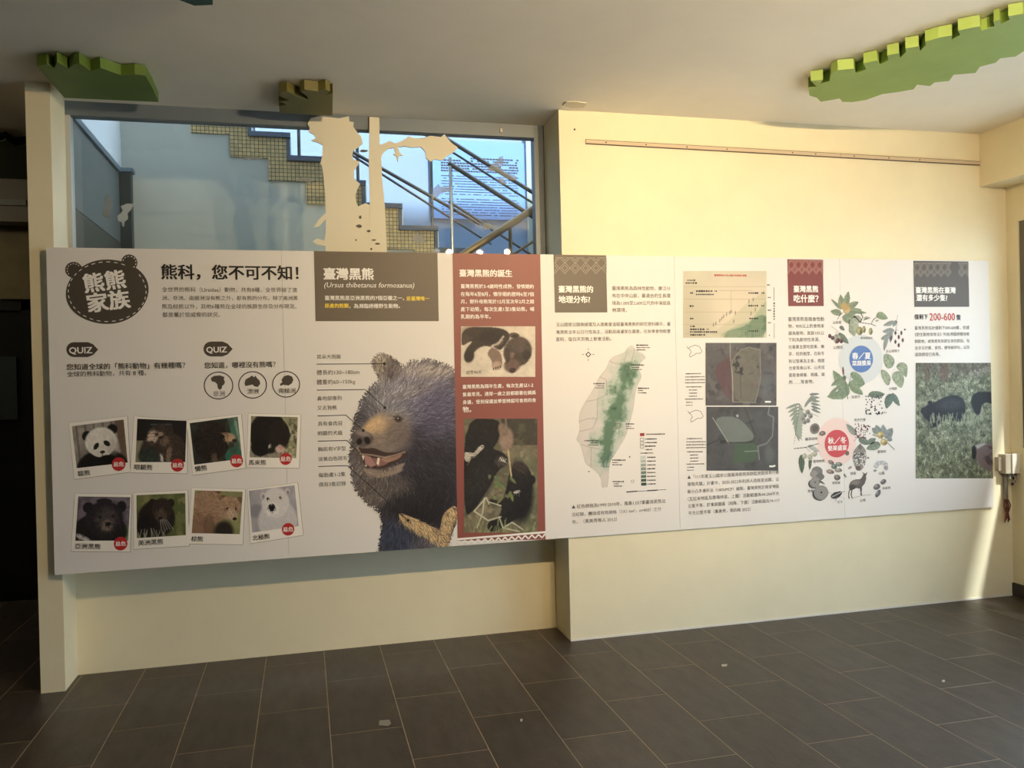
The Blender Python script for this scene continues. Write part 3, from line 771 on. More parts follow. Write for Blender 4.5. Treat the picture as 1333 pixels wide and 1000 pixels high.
        at.data.foreach_set('color', np.hstack([C_, np.ones((len(C_), 1))]).ravel().astype(np.float32))
        me.materials.append(print_mat())
        o = bpy.data.objects.new(name, me); COL.objects.link(o); place(o, org, parent)
        if label: o['label'] = label
        return o
def blur1(m):
    p = np.pad(m, 1, mode='edge')
    return (p[:-2, 1:-1]+p[2:, 1:-1]+p[1:-1, :-2]+p[1:-1, 2:]+2*p[1:-1, 1:-1])/6
def vnoise(h, w, cells, seed=0, octv=3):
    r = np.random.default_rng(seed+100); out = np.zeros((h, w)); tot = 0; amp = 1.
    for o in range(octv):
        cx_ = max(2, int(cells*2**o)); cy_ = max(2, int(cells*2**o*h/w))
        g = r.random((cy_+2, cx_+2)); yy = np.linspace(0, cy_, h); xx = np.linspace(0, cx_, w)
        yi, xi = yy.astype(int), xx.astype(int); fy, fx = (yy-yi)[:, None], (xx-xi)[None]
        fy, fx = fy*fy*(3-2*fy), fx*fx*(3-2*fx)
        g00, g10, g01, g11 = g[np.ix_(yi, xi)], g[np.ix_(yi+1, xi)], g[np.ix_(yi, xi+1)], g[np.ix_(yi+1, xi+1)]
        out += amp*((g00*(1-fy)+g10*fy)*(1-fx)+(g01*(1-fy)+g11*fy)*fx); tot += amp; amp *= .55
    return out/tot
def px_map(K, lay):
    """painter coordinates are crop coordinates of the flat artwork"""
    ox, oy = K(0, 0); s_ = K(1, 0)[0]-ox
    def f(u, v):
        px, py = ox+u*s_, oy+v*s_
        d = FW[None]+RT[None]*((px-666.5)/FPX)[:, None]-UP[None]*((py-500)/FPX)[:, None]
        P = CAM[None]+d*((YF-CAM[1])/d[:, 1])[:, None]; P[:, 1] = YF-.0006*lay
        P[:, 0] = np.clip(P[:, 0], BX0, BX1); P[:, 2] = np.clip(P[:, 2], BZ0, BZ1)
        return P
    return f
def quad_map(pts, lay, snap=False):
    """painter coordinates 0..1 over four corners (tl, tr, br, bl) on the board"""
    C_ = np.array([bp(p, lay) for p in pts])
    if snap:
        x0, x1 = (C_[0, 0]+C_[3, 0])/2, (C_[1, 0]+C_[2, 0])/2; z1, z0 = (C_[0, 2]+C_[1, 2])/2, (C_[2, 2]+C_[3, 2])/2
        y = C_[0, 1]; C_ = np.array([(x0, y, z1), (x1, y, z1), (x1, y, z0), (x0, y, z0)])
    def f(u, v):
        u, v = u[:, None], v[:, None]
        return C_[0]*(1-u)*(1-v)+C_[1]*u*(1-v)+C_[2]*u*v+C_[3]*(1-u)*v
    return f
PI = math.pi

# --- section 1: heading, logo, quiz
text('heading_text', rows(K4, [('熊科，您不可不知！', 572, 125, 1250, 140)]), INK, bold=.022)
text('body_text', rows(K4, [('全世界的熊科（Ursidae）動物，共有8種，全世界除了澳', 575, 215, 1245, 222), ('洲、非洲、南極洲沒有熊之外，都有熊的分布，除了美洲黑', 575, 257, 1248, 262),
     ('熊及棕熊以外，其他6種熊在全球的族群生存及分布現況，', 575, 299, 1240, 303), ('都是屬於受威脅的狀況。', 577, 342, 862, 342)]), INKGREY)
lg = [(303+205*math.cos(t)*(1-.04*math.sin(2*t)), 228+160*math.sin(t)) for t in np.linspace(0, 2*PI, 48, endpoint=False)]
logo = patch('bear_head_logo', [K4(*p) for p in lg], INKB, lay=1); logo['label'] = 'brown bear head outline with white lettering'
disc('ear', K4(138, 120), 43*.2626, 40*.2626, INKB, logo, 1.1); disc('ear', K4(413, 83), 40*.2626, 40*.2626, INKB, logo, 1.2)
stc = [K4(303+193*math.cos(t), 228+148*math.sin(t)) for t in np.linspace(-.62, 2*PI-2.45+1.35, 60)]
for j in range(0, len(stc)-1, 2): strip('stitch', stc[j:j+2], .0035, INKW, logo, 2)
for cx_, cy_, a0, a1 in ((138, 120, 2.4, 5.6), (413, 83, 3.4, 7.2)):
    es = [K4(cx_+33*math.cos(t), cy_+31*math.sin(t)) for t in np.linspace(a0, a1, 16)]
    for j in range(0, 15, 2): strip('stitch', es[j:j+2], .0035, INKW, logo, 2)
text('lettering', [('熊熊', K4(188, 190), K4(390, 163)), ('家族', K4(206, 288), K4(412, 262))], INKW, logo, bold=.03, rot=True)
for x0, x1, y in ((100, 258, 515), (780, 925, 512)):
    h = 37; n = 8
    pts_ = [(x0+h+h*math.cos(t), y+h*math.sin(t)) for t in np.linspace(PI/2, 3*PI/2, n)]+[(x1-50, y-h), (x1-25, y-h*.72), (x1, y), (x1-25, y+h*.72), (x1-50, y+h)]
    qb = patch('quiz_badge', [K4(*p) for p in pts_], INKB, lay=1)
    text('lettering', [('QUIZ', K4(x0+15, y+2), K4(x1-29, y+2))], INKW, qb, bold=.02)
text('question_text', rows(K4, [('您知道全球的「熊科動物」有幾種嗎？', 102, 597, 690, 597)]), INK, bold=.012)
text('answer_text', rows(K4, [('全球的熊科動物，共有 8 種。', 104, 635, 497, 632)]), INK)
text('question_text', rows(K4, [('您知道，哪裡沒有熊嗎？', 785, 592, 1138, 590)]), INK, bold=.012)
cont = [((855, 693), 73, 69, [(-35, -40), (-20, -48), (8, -50), (30, -42), (26, -32), (32, -18), (28, -6), (18, 2), (16, 14), (6, 22), (-4, 12), (-6, -6), (-16, -16), (-32, -20), (-38, -30)], '非洲', (828, 735), (886, 733)),
        ((1024, 690), 71, 68, [(-40, -10), (-34, -28), (-18, -36), (-4, -46), (8, -38), (14, -46), (22, -34), (34, -22), (38, -6), (26, 10), (10, 8), (0, -2), (-18, 2), (-36, 6)], '澳洲', (997, 722), (1053, 722)),
        ((1190, 687), 69, 66, [(-30, -2), (-18, -10), (-22, -22), (-10, -40), (10, -46), (30, -38), (36, -22), (28, -4), (12, 6), (-4, 4), (-14, 2), (-28, 8)], '南極洲', (1153, 720), (1236, 718))]
for c, rx, ry, sh, lb, p0, p1 in cont:
    cb = disc('continent_badge', K4(*c), rx*.2626, ry*.2626, INK, board, 1, 40, ring=.005)
    patch('continent', [K4(c[0]+x, c[1]+y) for x, y in sh], INKB, cb, 2)
    text('lettering', [(lb, K4(*p0), K4(*p1))], INK, cb)

# --- eight picture cards
def pic(i):
    P = Paint(0, 0, 1, 1, 104, 88, (60, 55, 50)); U, V = P.U, P.V
    def fur(mask, n, L, d, seed, jit=.28): P.strokes(n, mask, L, d, jit, .4, seed)
    if i == 0:
        P.I[:] = (150, 140, 130); P.noise(5, .25, None, 1); P.mix((np.abs((U*6) % 1-.5) < .12)*1., (96, 86, 76), .6); P.poly([(.82, 0), (1, 0), (1, 1), (.9, 1)], (110, 88, 70))
        P.ell(.5, 1.05, .5, .42, (24, 22, 22)); P.ell(.27, .28, .1, .12, (22, 20, 20)); P.ell(.76, .19, .1, .12, (22, 20, 20))
        h = P.ell(.52, .45, .31, .34, (226, 220, 210)); P.ell(.52, .65, .2, .16, (215, 208, 198)); P.mix(P.mell(.75, .6, .12, .2, 0, .6), (180, 172, 164), .5)
        P.ell(.42, .54, .045, .085, (24, 22, 22), .5); P.ell(.63, .5, .05, .08, (24, 22, 22), -.6); P.ell(.53, .69, .05, .035, (24, 22, 22)); P.line([(.53, .7), (.52, .77)], .015, (60, 56, 52))
        P.ell(.6, .86, .16, .09, (16, 14, 14)); P.noise(20, .08, None, 2)
    elif i == 1:
        P.I[:] = (34, 30, 30); P.poly([(0, .5), (.2, .5), (.3, 1), (0, 1)], (140, 132, 100)); P.line([(.28, .12), (.68, .1), (.72, .3)], .03, (70, 84, 96))
        b = P.ell(.55, .75, .46, .5, (64, 52, 46)); h = P.ell(.48, .42, .27, .32, (62, 50, 44)); P.ell(.66, .2, .07, .09, (58, 46, 40))
        P.ell(.33, .42, .1, .16, (196, 170, 150), .2, .4); P.ell(.47, .34, .07, .05, (170, 140, 118), 0, .4); P.ell(.56, .5, .1, .13, (120, 96, 78), .3, .5, .8); P.ell(.3, .56, .06, .06, (70, 58, 52)); P.ell(.4, .36, .03, .035, (30, 24, 22)); P.ell(.5, .42, .03, .03, (30, 24, 22))
        P.ell(.66, .8, .05, .2, (150, 118, 96), .1, .5, .8); P.ell(.25, .85, .2, .2, (44, 54, 48), 0, .3); P.ell(.52, .9, .03, .12, (190, 180, 170), -.2, .4)
        fur(np.maximum(b, h), 900, .07, lambda u, v: np.arctan2(v-.4, u-.45), 3)
    elif i == 2:
        P.I[:] = (44, 46, 40); P.poly([(.78, 0), (1, 0), (1, 1), (.9, 1)], (66, 116, 96)); P.ell(.85, .9, .2, .2, (48, 110, 88)); P.poly([(.9, 0), (.97, 0), (1, .7), (.98, .8)], (170, 190, 170), 1, .6); P.blotch(6, .55, (70, 74, 60), .5, None, 4)
        h = P.ell(.4, .5, .36, .46, (38, 30, 26)); P.ell(.3, .2, .12, .12, (48, 38, 32)); P.ell(.78, .46, .13, .1, (196, 158, 122), .5, .5); P.ell(.88, .55, .05, .04, (50, 36, 30), .4); P.ell(.66, .42, .025, .03, (14, 10, 8)); P.ell(.72, .38, .12, .03, (160, 126, 96), .5, .6, .7)
        P.ell(.44, .9, .06, .14, (130, 100, 76), .1, .6, .7); fur(h, 1200, .1, lambda u, v: np.arctan2(v-.35, u-.6)+.2, 5, .4)
    elif i == 3:
        P.I[:] = (150, 146, 108); P.blotch(9, .5, (80, 78, 52), .8, None, 6); P.blotch(14, .6, (196, 190, 160), .8, None, 7); P.poly([(0, .75), (.6, .8), (.7, 1), (0, 1)], (150, 142, 122)); P.blotch(18, .6, (90, 84, 70), .6, None, 17)
        b = P.ell(.38, .4, .4, .5, (28, 22, 20)); h = P.ell(.6, .45, .24, .36, (36, 28, 25)); P.ell(.22, .75, .2, .22, (24, 20, 18)); P.ell(.64, .78, .1, .1, (206, 176, 160), 0, .4); P.ell(.66, .76, .05, .05, (216, 150, 136)); P.ell(.42, .72, .03, .06, (190, 184, 176), .3, .5)
        fur(np.maximum(b, h), 700, .06, lambda u, v: np.arctan2(v-.1, u-.5), 8, .3)
    elif i == 4:
        P.I[:] = (118, 106, 118); P.blotch(8, .5, (86, 78, 92), .7, None, 9); P.ell(.92, .85, .14, .2, (120, 140, 96), 0, .6)
        b = P.ell(.45, .8, .52, .42, (34, 30, 34)); P.ell(.2, .25, .1, .12, (34, 30, 36)); P.ell(.84, .22, .09, .13, (34, 30, 36)); h = P.ell(.52, .5, .36, .4, (42, 38, 44)); P.ell(.5, .1, .15, .06, (40, 36, 40))
        P.ell(.56, .5, .2, .26, (70, 62, 64), 0, .6); P.ell(.58, .66, .1, .14, (122, 104, 92), 0, .5); P.ell(.6, .62, .055, .045, (20, 16, 18)); P.ell(.57, .79, .08, .025, (60, 50, 48)); P.ell(.44, .46, .035, .025, (14, 12, 14)); P.ell(.68, .45, .035, .025, (14, 12, 14))
        P.ell(.14, .93, .16, .05, (196, 184, 180), .5, .5); fur(np.maximum(b, h), 900, .06, lambda u, v: np.arctan2(v-.6, u-.57), 10)
    elif i == 5:
        P.I[:] = (112, 116, 66); P.blotch(7, .48, (84, 96, 46), .8, None, 11); P.blotch(8, .6, (146, 140, 80), .7, None, 12)
        b = P.ell(.4, .58, .38, .45, (36, 29, 27)); P.ell(.2, .75, .2, .3, (30, 24, 23)); P.ell(.32, .2, .075, .1, (40, 30, 28)); P.ell(.7, .22, .075, .1, (40, 30, 28)); h = P.ell(.52, .36, .21, .27, (52, 40, 36)); P.ell(.5, .48, .12, .16, (84, 66, 56), 0, .6); P.ell(.48, .56, .05, .035, (20, 16, 16)); P.ell(.44, .36, .02, .02, (12, 10, 10)); P.ell(.6, .36, .02, .02, (12, 10, 10))
        fur(np.maximum(b, h), 600, .05, lambda u, v: np.full(u.shape, 1.4), 13)
        for k in range(16): x = random.random()*.6+.02; P.line([(x, 1), (x+random.uniform(-.08, .08), .78+random.random()*.12)], .012, (176, 176, 150), .9)
        for k in range(5): P.line([(.48+k*.03, .6), (.5+k*.06, .84)], .012, (190, 190, 180), .8)
    elif i == 6:
        P.I[:] = (138, 138, 84); P.noise(6, .15, None, 14); P.poly([(0, .5), (.15, .75), (.15, 1), (0, 1)], (60, 56, 48)); P.poly([(.2, 0), (.55, 0), (.5, .08), (.25, .06)], (110, 60, 40))
        b = P.ell(.28, .42, .4, .42, (168, 128, 98)); P.ell(.12, .85, .16, .35, (150, 112, 84)); P.ell(.35, .85, .12, .3, (130, 96, 72)); P.ell(.66, .95, .2, .24, (46, 38, 32), 0, .4); P.ell(.6, .18, .08, .09, (112, 80, 60)); P.ell(.95, .2, .06, .08, (120, 86, 64)); h = P.ell(.74, .38, .24, .27, (172, 134, 104))
        P.ell(.82, .54, .1, .16, (196, 164, 134), -.4, .5); P.ell(.87, .64, .045, .04, (30, 22, 20)); P.ell(.7, .4, .025, .03, (40, 28, 24)); P.ell(.88, .38, .02, .03, (40, 28, 24)); fur(np.maximum(b, h), 1400, .07, lambda u, v: np.arctan2(v-.3, u-.7)+.6, 15, .16)
    else:
        P.I[:] = (168, 164, 172); P.noise(5, .12, None, 16); P.ell(.12, .5, .14, .16, (140, 138, 146), 0, .5)
        b = P.ell(.56, .8, .42, .5, (206, 200, 202)); h = P.ell(.55, .36, .3, .36, (220, 214, 212)); P.ell(.29, .16, .06, .09, (206, 198, 198)); P.ell(.83, .13, .06, .08, (206, 198, 198)); P.ell(.47, .5, .14, .16, (230, 224, 222)); P.ell(.46, .45, .075, .075, (20, 18, 20)); P.ell(.46, .53, .05, .03, (30, 26, 28)); P.ell(.39, .24, .028, .028, (24, 22, 24)); P.ell(.66, .25, .028, .028, (24, 22, 24)); P.ell(.3, .18, .03, .05, (150, 140, 146)); P.ell(.84, .15, .03, .05, (150, 140, 146)); fur(np.maximum(b, h), 700, .07, lambda u, v: np.full(u.shape, 1.5), 18, .05)
    return P
CARDS = [
 (((112, 78), (403, 45), (418, 322), (140, 358)), ((128, 95), (385, 62), (405, 275), (152, 303)), (360, 283, 34), '貓熊', (157, 331), (218, 325), 'panda card'),
 (((437, 45), (699, 65), (700, 330), (418, 325)), ((453, 58), (697, 68), (690, 273), (443, 273)), (652, 288, 32), '眼鏡熊', (437, 297), (527, 300), 'spectacled bear card'),
 (((695, 65), (968, 35), (990, 303), (728, 338)), ((712, 80), (950, 48), (972, 256), (735, 286)), (945, 267, 32), '懶熊', (738, 308), (797, 300), 'sloth bear card'),
 (((1003, 32), (1263, 38), (1255, 302), (993, 300)), ((1017, 45), (1248, 50), (1240, 253), (1010, 249)), (1188, 257, 30), '馬來熊', (1005, 275), (1090, 275), 'sun bear card'),
 (((143, 428), (425, 432), (417, 718), (124, 716)), ((160, 443), (418, 447), (407, 662), (145, 663)), (370, 677, 34), '亞洲黑熊', (143, 690), (270, 692), 'asian black bear card'),
 (((433, 425), (703, 412), (710, 688), (435, 705)), ((448, 437), (690, 427), (693, 635), (450, 650)), None, '美洲黑熊', (457, 674), (580, 667), 'american black bear card'),
 (((722, 400), (988, 408), (975, 682), (702, 678)), ((738, 413), (975, 420), (960, 630), (722, 625)), None, '棕熊', (720, 653), (778, 655), 'brown bear card'),
 (((998, 408), (1247, 375), (1275, 635), (1013, 677)), ((1005, 415), (1232, 388), (1252, 590), (1022, 622)), (1200, 606, 31), '北極熊', (1023, 650), (1108, 640), 'polar bear card')]
CARDM = mat('card_white', (246, 240, 232), .5); CARDE = mat('card_edge', (120, 108, 94), .6)
for i, (fr, ph, bd, cap, c0, c1, lb) in enumerate(CARDS):
    card = patch('picture_card', [K5(*p) for p in fr], CARDM, lay=1.5+.02*i, snap=False); card['label'] = 'white bordered '+lb
    e = [K5(*p) for p in fr]; strip('card_edge', [e[1], e[2], e[3]], .004, CARDE, card, 1.2); strip('card_edge', [e[3], e[0], e[1]], .0018, CARDE, card, 1.2)
    pic(i).desat(.2).build('picture', quad_map([K5(*p) for p in ph], 2.2), card)
    text('caption_text', [(cap, K5(*c0), K5(*c1))], INK, card, lay=3, bold=.015, rot=True)
    if bd:
        disc('badge', K5(bd[0], bd[1]), bd[2]*.2626, bd[2]*.2626, INKR, card, 3, 28)
        text('badge_text', [('易危', K5(bd[0]-26, bd[1]+2), K5(bd[0]+26, bd[1]-1))], INKW, card, lay=4, bold=.02)

# --- section 2: black bear portrait
dk = patch('title_panel', [K6(35, 10), K6(705, 10), K6(713, 409), K6(45, 409)], DKPANEL, lay=1, snap=False); dk['label'] = 'taupe title panel'
text('heading_text', rows(K6, [('臺灣黑熊', 90, 152, 358, 154)]), INKW, dk, bold=.03)
text('latin_name_text', rows(K6, [('(Ursus thibetanus formosanus)', 92, 210, 580, 214)]), INKW, dk, shear=.22)
text('body_text', rows(K6, [('臺灣黑熊是亞洲黑熊的7個亞種之一，', 95, 282, 524, 285), ('，為瀕臨絕種野生動物。', 228, 326, 502, 328)]), INKW, dk, bold=.014)
text('highlight_text', rows(K6, [('是臺灣唯一', 537, 286, 662, 287), ('原產的熊類', 95, 325, 224, 326)]), INKY, dk, bold=.016)
# callouts
text('callout_text', rows(K6, [('耳朵大而圓', 52, 602, 180, 602), ('體長約130~180cm', 52, 687, 283, 685), ('體重約60~150kg', 52, 738, 260, 738)])
     + rows(K7, [('鼻吻部像狗', 55, 78, 187, 77), ('又名狗熊', 55, 130, 160, 128), ('具有食肉目', 57, 215, 188, 213), ('明顯的犬齒', 57, 267, 190, 265), ('胸前有V字型', 58, 353, 210, 350),
     ('淡黃白色斑毛', 60, 407, 217, 402), ('每胎產1-2隻', 62, 493, 207, 490), ('偶有3隻記錄', 62, 545, 210, 540)]), INKGREY)

def bear():
    P = Paint(200, -190, 815, 930, 300, 546)
    out = [(372, -130), (400, -152), (440, -148), (480, -118), (522, -78), (560, -108), (620, -120), (690, -112), (740, -98), (775, -75), (805, -60), (830, -60), (830, 930), (395, 930), (400, 850), (418, 760), (405, 690), (340, 640), (285, 590), (258, 530), (244, 440), (240, 380),
           (256, 330), (250, 290), (262, 240), (272, 180), (300, 140), (290, 110), (330, 60), (372, 10), (400, -10), (385, -60), (362, -95)]
    m = P.mpoly(out); body = m.copy()
    P.mix(m, (88, 84, 92))
    U, V = P.U, P.V
    def sh(x, y, rx, ry, c, rot=0, soft=.8, a=.8): P.mix(P.mell(x, y, rx, ry, rot, soft)*body, c, a)
    sh(620, 330, 260, 330, (58, 55, 66)); sh(700, 480, 160, 220, (44, 41, 48)); sh(600, 640, 230, 130, (36, 33, 36)); sh(560, -20, 210, 80, (156, 150, 154)); sh(480, 110, 130, 120, (150, 148, 150)); sh(620, 60, 180, 120, (118, 114, 134)); sh(700, 160, 130, 140, (88, 84, 106))
    sh(350, 470, 110, 170, (112, 102, 98)); sh(330, 600, 90, 60, (108, 98, 92)); sh(440, 540, 120, 60, (96, 88, 84)); sh(480, 830, 90, 110, (50, 56, 76)); sh(790, 790, 60, 120, (34, 36, 50)); sh(640, 700, 130, 70, (30, 26, 28)); sh(300, 330, 60, 100, (96, 88, 84), 0, .9, .6)
    sh(430, -80, 62, 72, (146, 134, 124), .5, .7); sh(462, -62, 34, 60, (84, 76, 80), .6, .6); sh(395, -105, 22, 44, (170, 156, 140), .3, .8); sh(800, -20, 30, 60, (90, 82, 92)); sh(640, -60, 150, 34, (176, 164, 156), 0, .9, .7); sh(560, 40, 120, 40, (140, 134, 136), -.3, .9, .7)
    # fur
    def d(u, v): return np.where(v > 560, 1.7+.5*np.sin(u*.02), np.arctan2(v-210, u-400))
    P.strokes(9000, body, 46, d, .24, .3, 21)
    P.strokes(5000, body, 30, d, .34, .35, 22)
    bd = body.copy()
    for _ in range(7): bd = blur1(bd)
    rim = (body > .5) & (bd < .96) & (U < 790)
    cx_ = 600.
    P.strokes(3600, rim.astype(float), 26, lambda u, v: np.where(v < -30, np.arctan2(v-60, u-560), np.where(v > 620, 2.2, np.arctan2(v-250+60, u-520))), .22, .4, 23, grow=True)
    # chest V
    vm = np.maximum(P.mpoly([(492, 700), (530, 706), (640, 755), (700, 785), (722, 800), (730, 720), (760, 680), (806, 655), (812, 700), (780, 760), (756, 840), (748, 905), (715, 905), (700, 860), (640, 822), (560, 780), (505, 740)], 2), 0)
    P.mix(vm, (212, 178, 132), .92); P.strokes(1900, vm, 34, lambda u, v: np.full(u.shape, 1.0), .26, .45, 24, grow=True); P.strokes(130, vm, 30, lambda u, v: np.full(u.shape, 1.0), .2, .5, 27, colf=lambda u, v: np.tile(np.array([60., 54, 58]), (len(u), 1)), grow=True)
    # muzzle and face
    P.mix(P.mell(420, 255, 120, 80, -.35, .9), (152, 136, 120), .85); P.mix(P.mell(355, 225, 74, 32, -.75, .8), (214, 180, 138), .9); P.mix(P.mell(415, 235, 62, 36, -.5, .9), (200, 170, 136), .8); P.mix(P.mell(440, 325, 115, 62, -.25, .8), (136, 122, 112), .85)
    P.mix(P.mell(480, 260, 60, 70, 0, .8), (110, 98, 96), .7)
    P.strokes(1500, P.mell(420, 275, 130, 90, -.3, .2), 22, lambda u, v: np.full(u.shape, -.4), .13, .3, 25)
    P.mix(P.mpoly([(250, 270), (262, 248), (300, 250), (345, 268), (362, 292), (348, 322), (310, 342), (272, 330), (254, 305)], 3), (92, 82, 80)); P.mix(P.mell(302, 268, 42, 16, .2, .9), (150, 136, 132), .85); P.ell(282, 312, 14, 17, (26, 20, 22), .3, .5); P.ell(325, 306, 15, 20, (26, 20, 22), -.4, .5)
    P.mix(P.mpoly([(268, 345), (310, 352), (360, 345), (420, 372), (480, 372), (535, 358), (555, 375), (500, 418), (440, 450), (380, 462), (320, 450), (300, 420), (288, 385)], 2), (66, 50, 46))
    P.mix(P.mpoly([(310, 385), (345, 395), (375, 440), (345, 452), (312, 430)], 2), (170, 128, 124)); P.mix(P.mpoly([(350, 400), (440, 410), (470, 405), (420, 440), (380, 450)], 2), (150, 106, 100), .9); P.mix(P.mpoly([(395, 405), (420, 395), (470, 395), (520, 375), (500, 405), (430, 430)], 2), (176, 138, 118), .8)
    P.poly([(296, 392), (302, 384), (310, 392), (304, 418)], (236, 226, 210)); P.poly([(375, 432), (382, 398), (394, 402), (388, 442)], (236, 226, 208)); P.poly([(308, 444), (318, 436), (326, 446)], (226, 214, 196))
    P.line([(270, 345), (290, 380), (350, 385), (420, 398), (480, 385), (530, 368)], 9, (176, 156, 138), .7)
    P.mix(P.mpoly([(300, 452), (330, 462), (400, 468), (470, 448), (540, 420), (500, 475), (430, 505), (350, 498), (310, 478)], 3), (150, 134, 120), .95); P.strokes(700, P.mell(410, 480, 110, 26, -.2, .3), 24, lambda u, v: np.full(u.shape, .9), .2, .4, 26)
    P.ell(493, 192, 20, 15, (58, 52, 54), .2, .5); P.ell(495, 192, 11, 10, (82, 60, 44), 0, .4); P.ell(496, 191, 6, 6, (14, 12, 12), 0, .4); P.ell(492, 187, 2.6, 2.6, (220, 216, 212)); P.line([(466, 178), (495, 172), (520, 190)], 6, (60, 54, 60), .7)
    return P
bear().build('bear_portrait', px_map(K7, 1), label='large black bear portrait with open mouth and pale chest mark')
for pts_ in ([K6(50, 642), K6(418, 640)], [K6(52, 783), K6(315, 780), K6(420, 878)], [K7(55, 173), K7(210, 169), K7(303, 252)], [K7(57, 310), K7(215, 306), K7(285, 375)], [K7(60, 447), K7(220, 443), K7(546, 740)]):
    strip('callout_line', pts_, .0038, INK, lay=2.4)
for c in (K6(418, 640), K6(420, 878), K7(303, 252), K7(546, 740)): disc('callout_dot', c, 2.0, 2.0, INK, lay=2.6, n=14)

# --- section 3: birth of the cub, red column
rd = patch('red_column', [K6(787, 10), K6(1262, 10), K7(1292, 850), K7(815, 850)], REDPANEL, lay=1.8, snap=False); rd['label'] = 'brick red column'
text('heading_text', rows(K6, [('臺灣黑熊的誕生', 825, 148, 1110, 151)]), INKW, rd, bold=.025)
text('body_text', rows(K6, [('臺灣黑熊於3-4歲時性成熟，發情期約', 832, 220, 1228, 221), ('在每年6至8月，懷孕期約歷時6至7個', 832, 262, 1228, 263), ('月，野外母熊常於12月至次年2月之間', 832, 303, 1228, 303), ('產下幼熊，每次生產1至3隻幼熊，哺', 832, 343, 1230, 345), ('乳期約為半年。', 832, 384, 994, 385),
     ('臺灣黑熊為隔年生產，每次生產以1-2', 842, 762, 1225, 759), ('隻最常見。通常一歲之前都跟著在媽媽', 842, 803, 1238, 800), ('身邊，受到保護並學習辨認可食用的食', 843, 845, 1240, 841), ('物。', 843, 888, 888, 888)]), INKW, rd, bold=.012, lay=3)
def cub():
    P = Paint(833, 437, 1236, 711, 150, 102, (212, 200, 184)); P.noise(4, .08, None, 30)
    P.ell(905, 470, 70, 34, (150, 132, 120), .1, .5); b = P.poly([(836, 470), (880, 440), (1000, 440), (1075, 455), (1105, 490), (1070, 545), (1040, 570), (1000, 550), (960, 540), (905, 570), (888, 625), (865, 632), (848, 600), (860, 560), (905, 510), (836, 540)], (58, 48, 44), 2)
    P.ell(1000, 490, 70, 34, (44, 36, 34), -.2, .5); P.poly([(836, 500), (850, 480), (900, 500), (850, 540), (836, 540)], (72, 60, 54)); P.ell(878, 600, 26, 34, (50, 42, 40), .3, .4)
    P.poly([(985, 565), (1010, 545), (1050, 580), (1060, 640), (1040, 672), (1005, 665), (1000, 620), (975, 590)], (128, 108, 96), 2); P.ell(1028, 650, 26, 24, (176, 152, 138), 0, .5)
    for k in range(4): P.ell(1010+k*12, 668-k*4, 4, 8, (90, 74, 66))
    P.line([(1000, 545), (1040, 525), (1062, 492)], 12, (206, 192, 178), .8); P.line([(1000, 545), (1045, 572), (1070, 572)], 9, (196, 182, 168), .7)
    h = P.ell(1140, 575, 74, 82, (70, 58, 54), .5, .15); P.ell(1150, 540, 50, 40, (92, 78, 72), .5, .8, .7); P.ell(1110, 650, 44, 36, (104, 84, 76), -.3, .4); P.ell(1112, 676, 18, 14, (60, 46, 44), -.2, .4); P.ell(1122, 487, 28, 16, (84, 70, 62), .1, .3); P.ell(1125, 490, 14, 7, (50, 40, 38)); P.ell(1110, 592, 12, 18, (120, 98, 88), .3, .5); P.ell(1188, 590, 24, 26, (52, 44, 42), 0, .5); P.line([(1072, 640), (1095, 615)], 5, (40, 32, 30))
    P.strokes(700, np.maximum(b, h), 18, lambda u, v: np.arctan2(v-500, u-1020)+.4, .16, .4, 31)
    P.noise(26, .06, None, 32)
    return P
cub().build('picture', px_map(K6, 3), rd, 'newborn cub sleeping on a pale cloth')
text('caption_text', rows(K6, [('出生40天', 862, 686, 946, 686)]), INK, rd, lay=4)
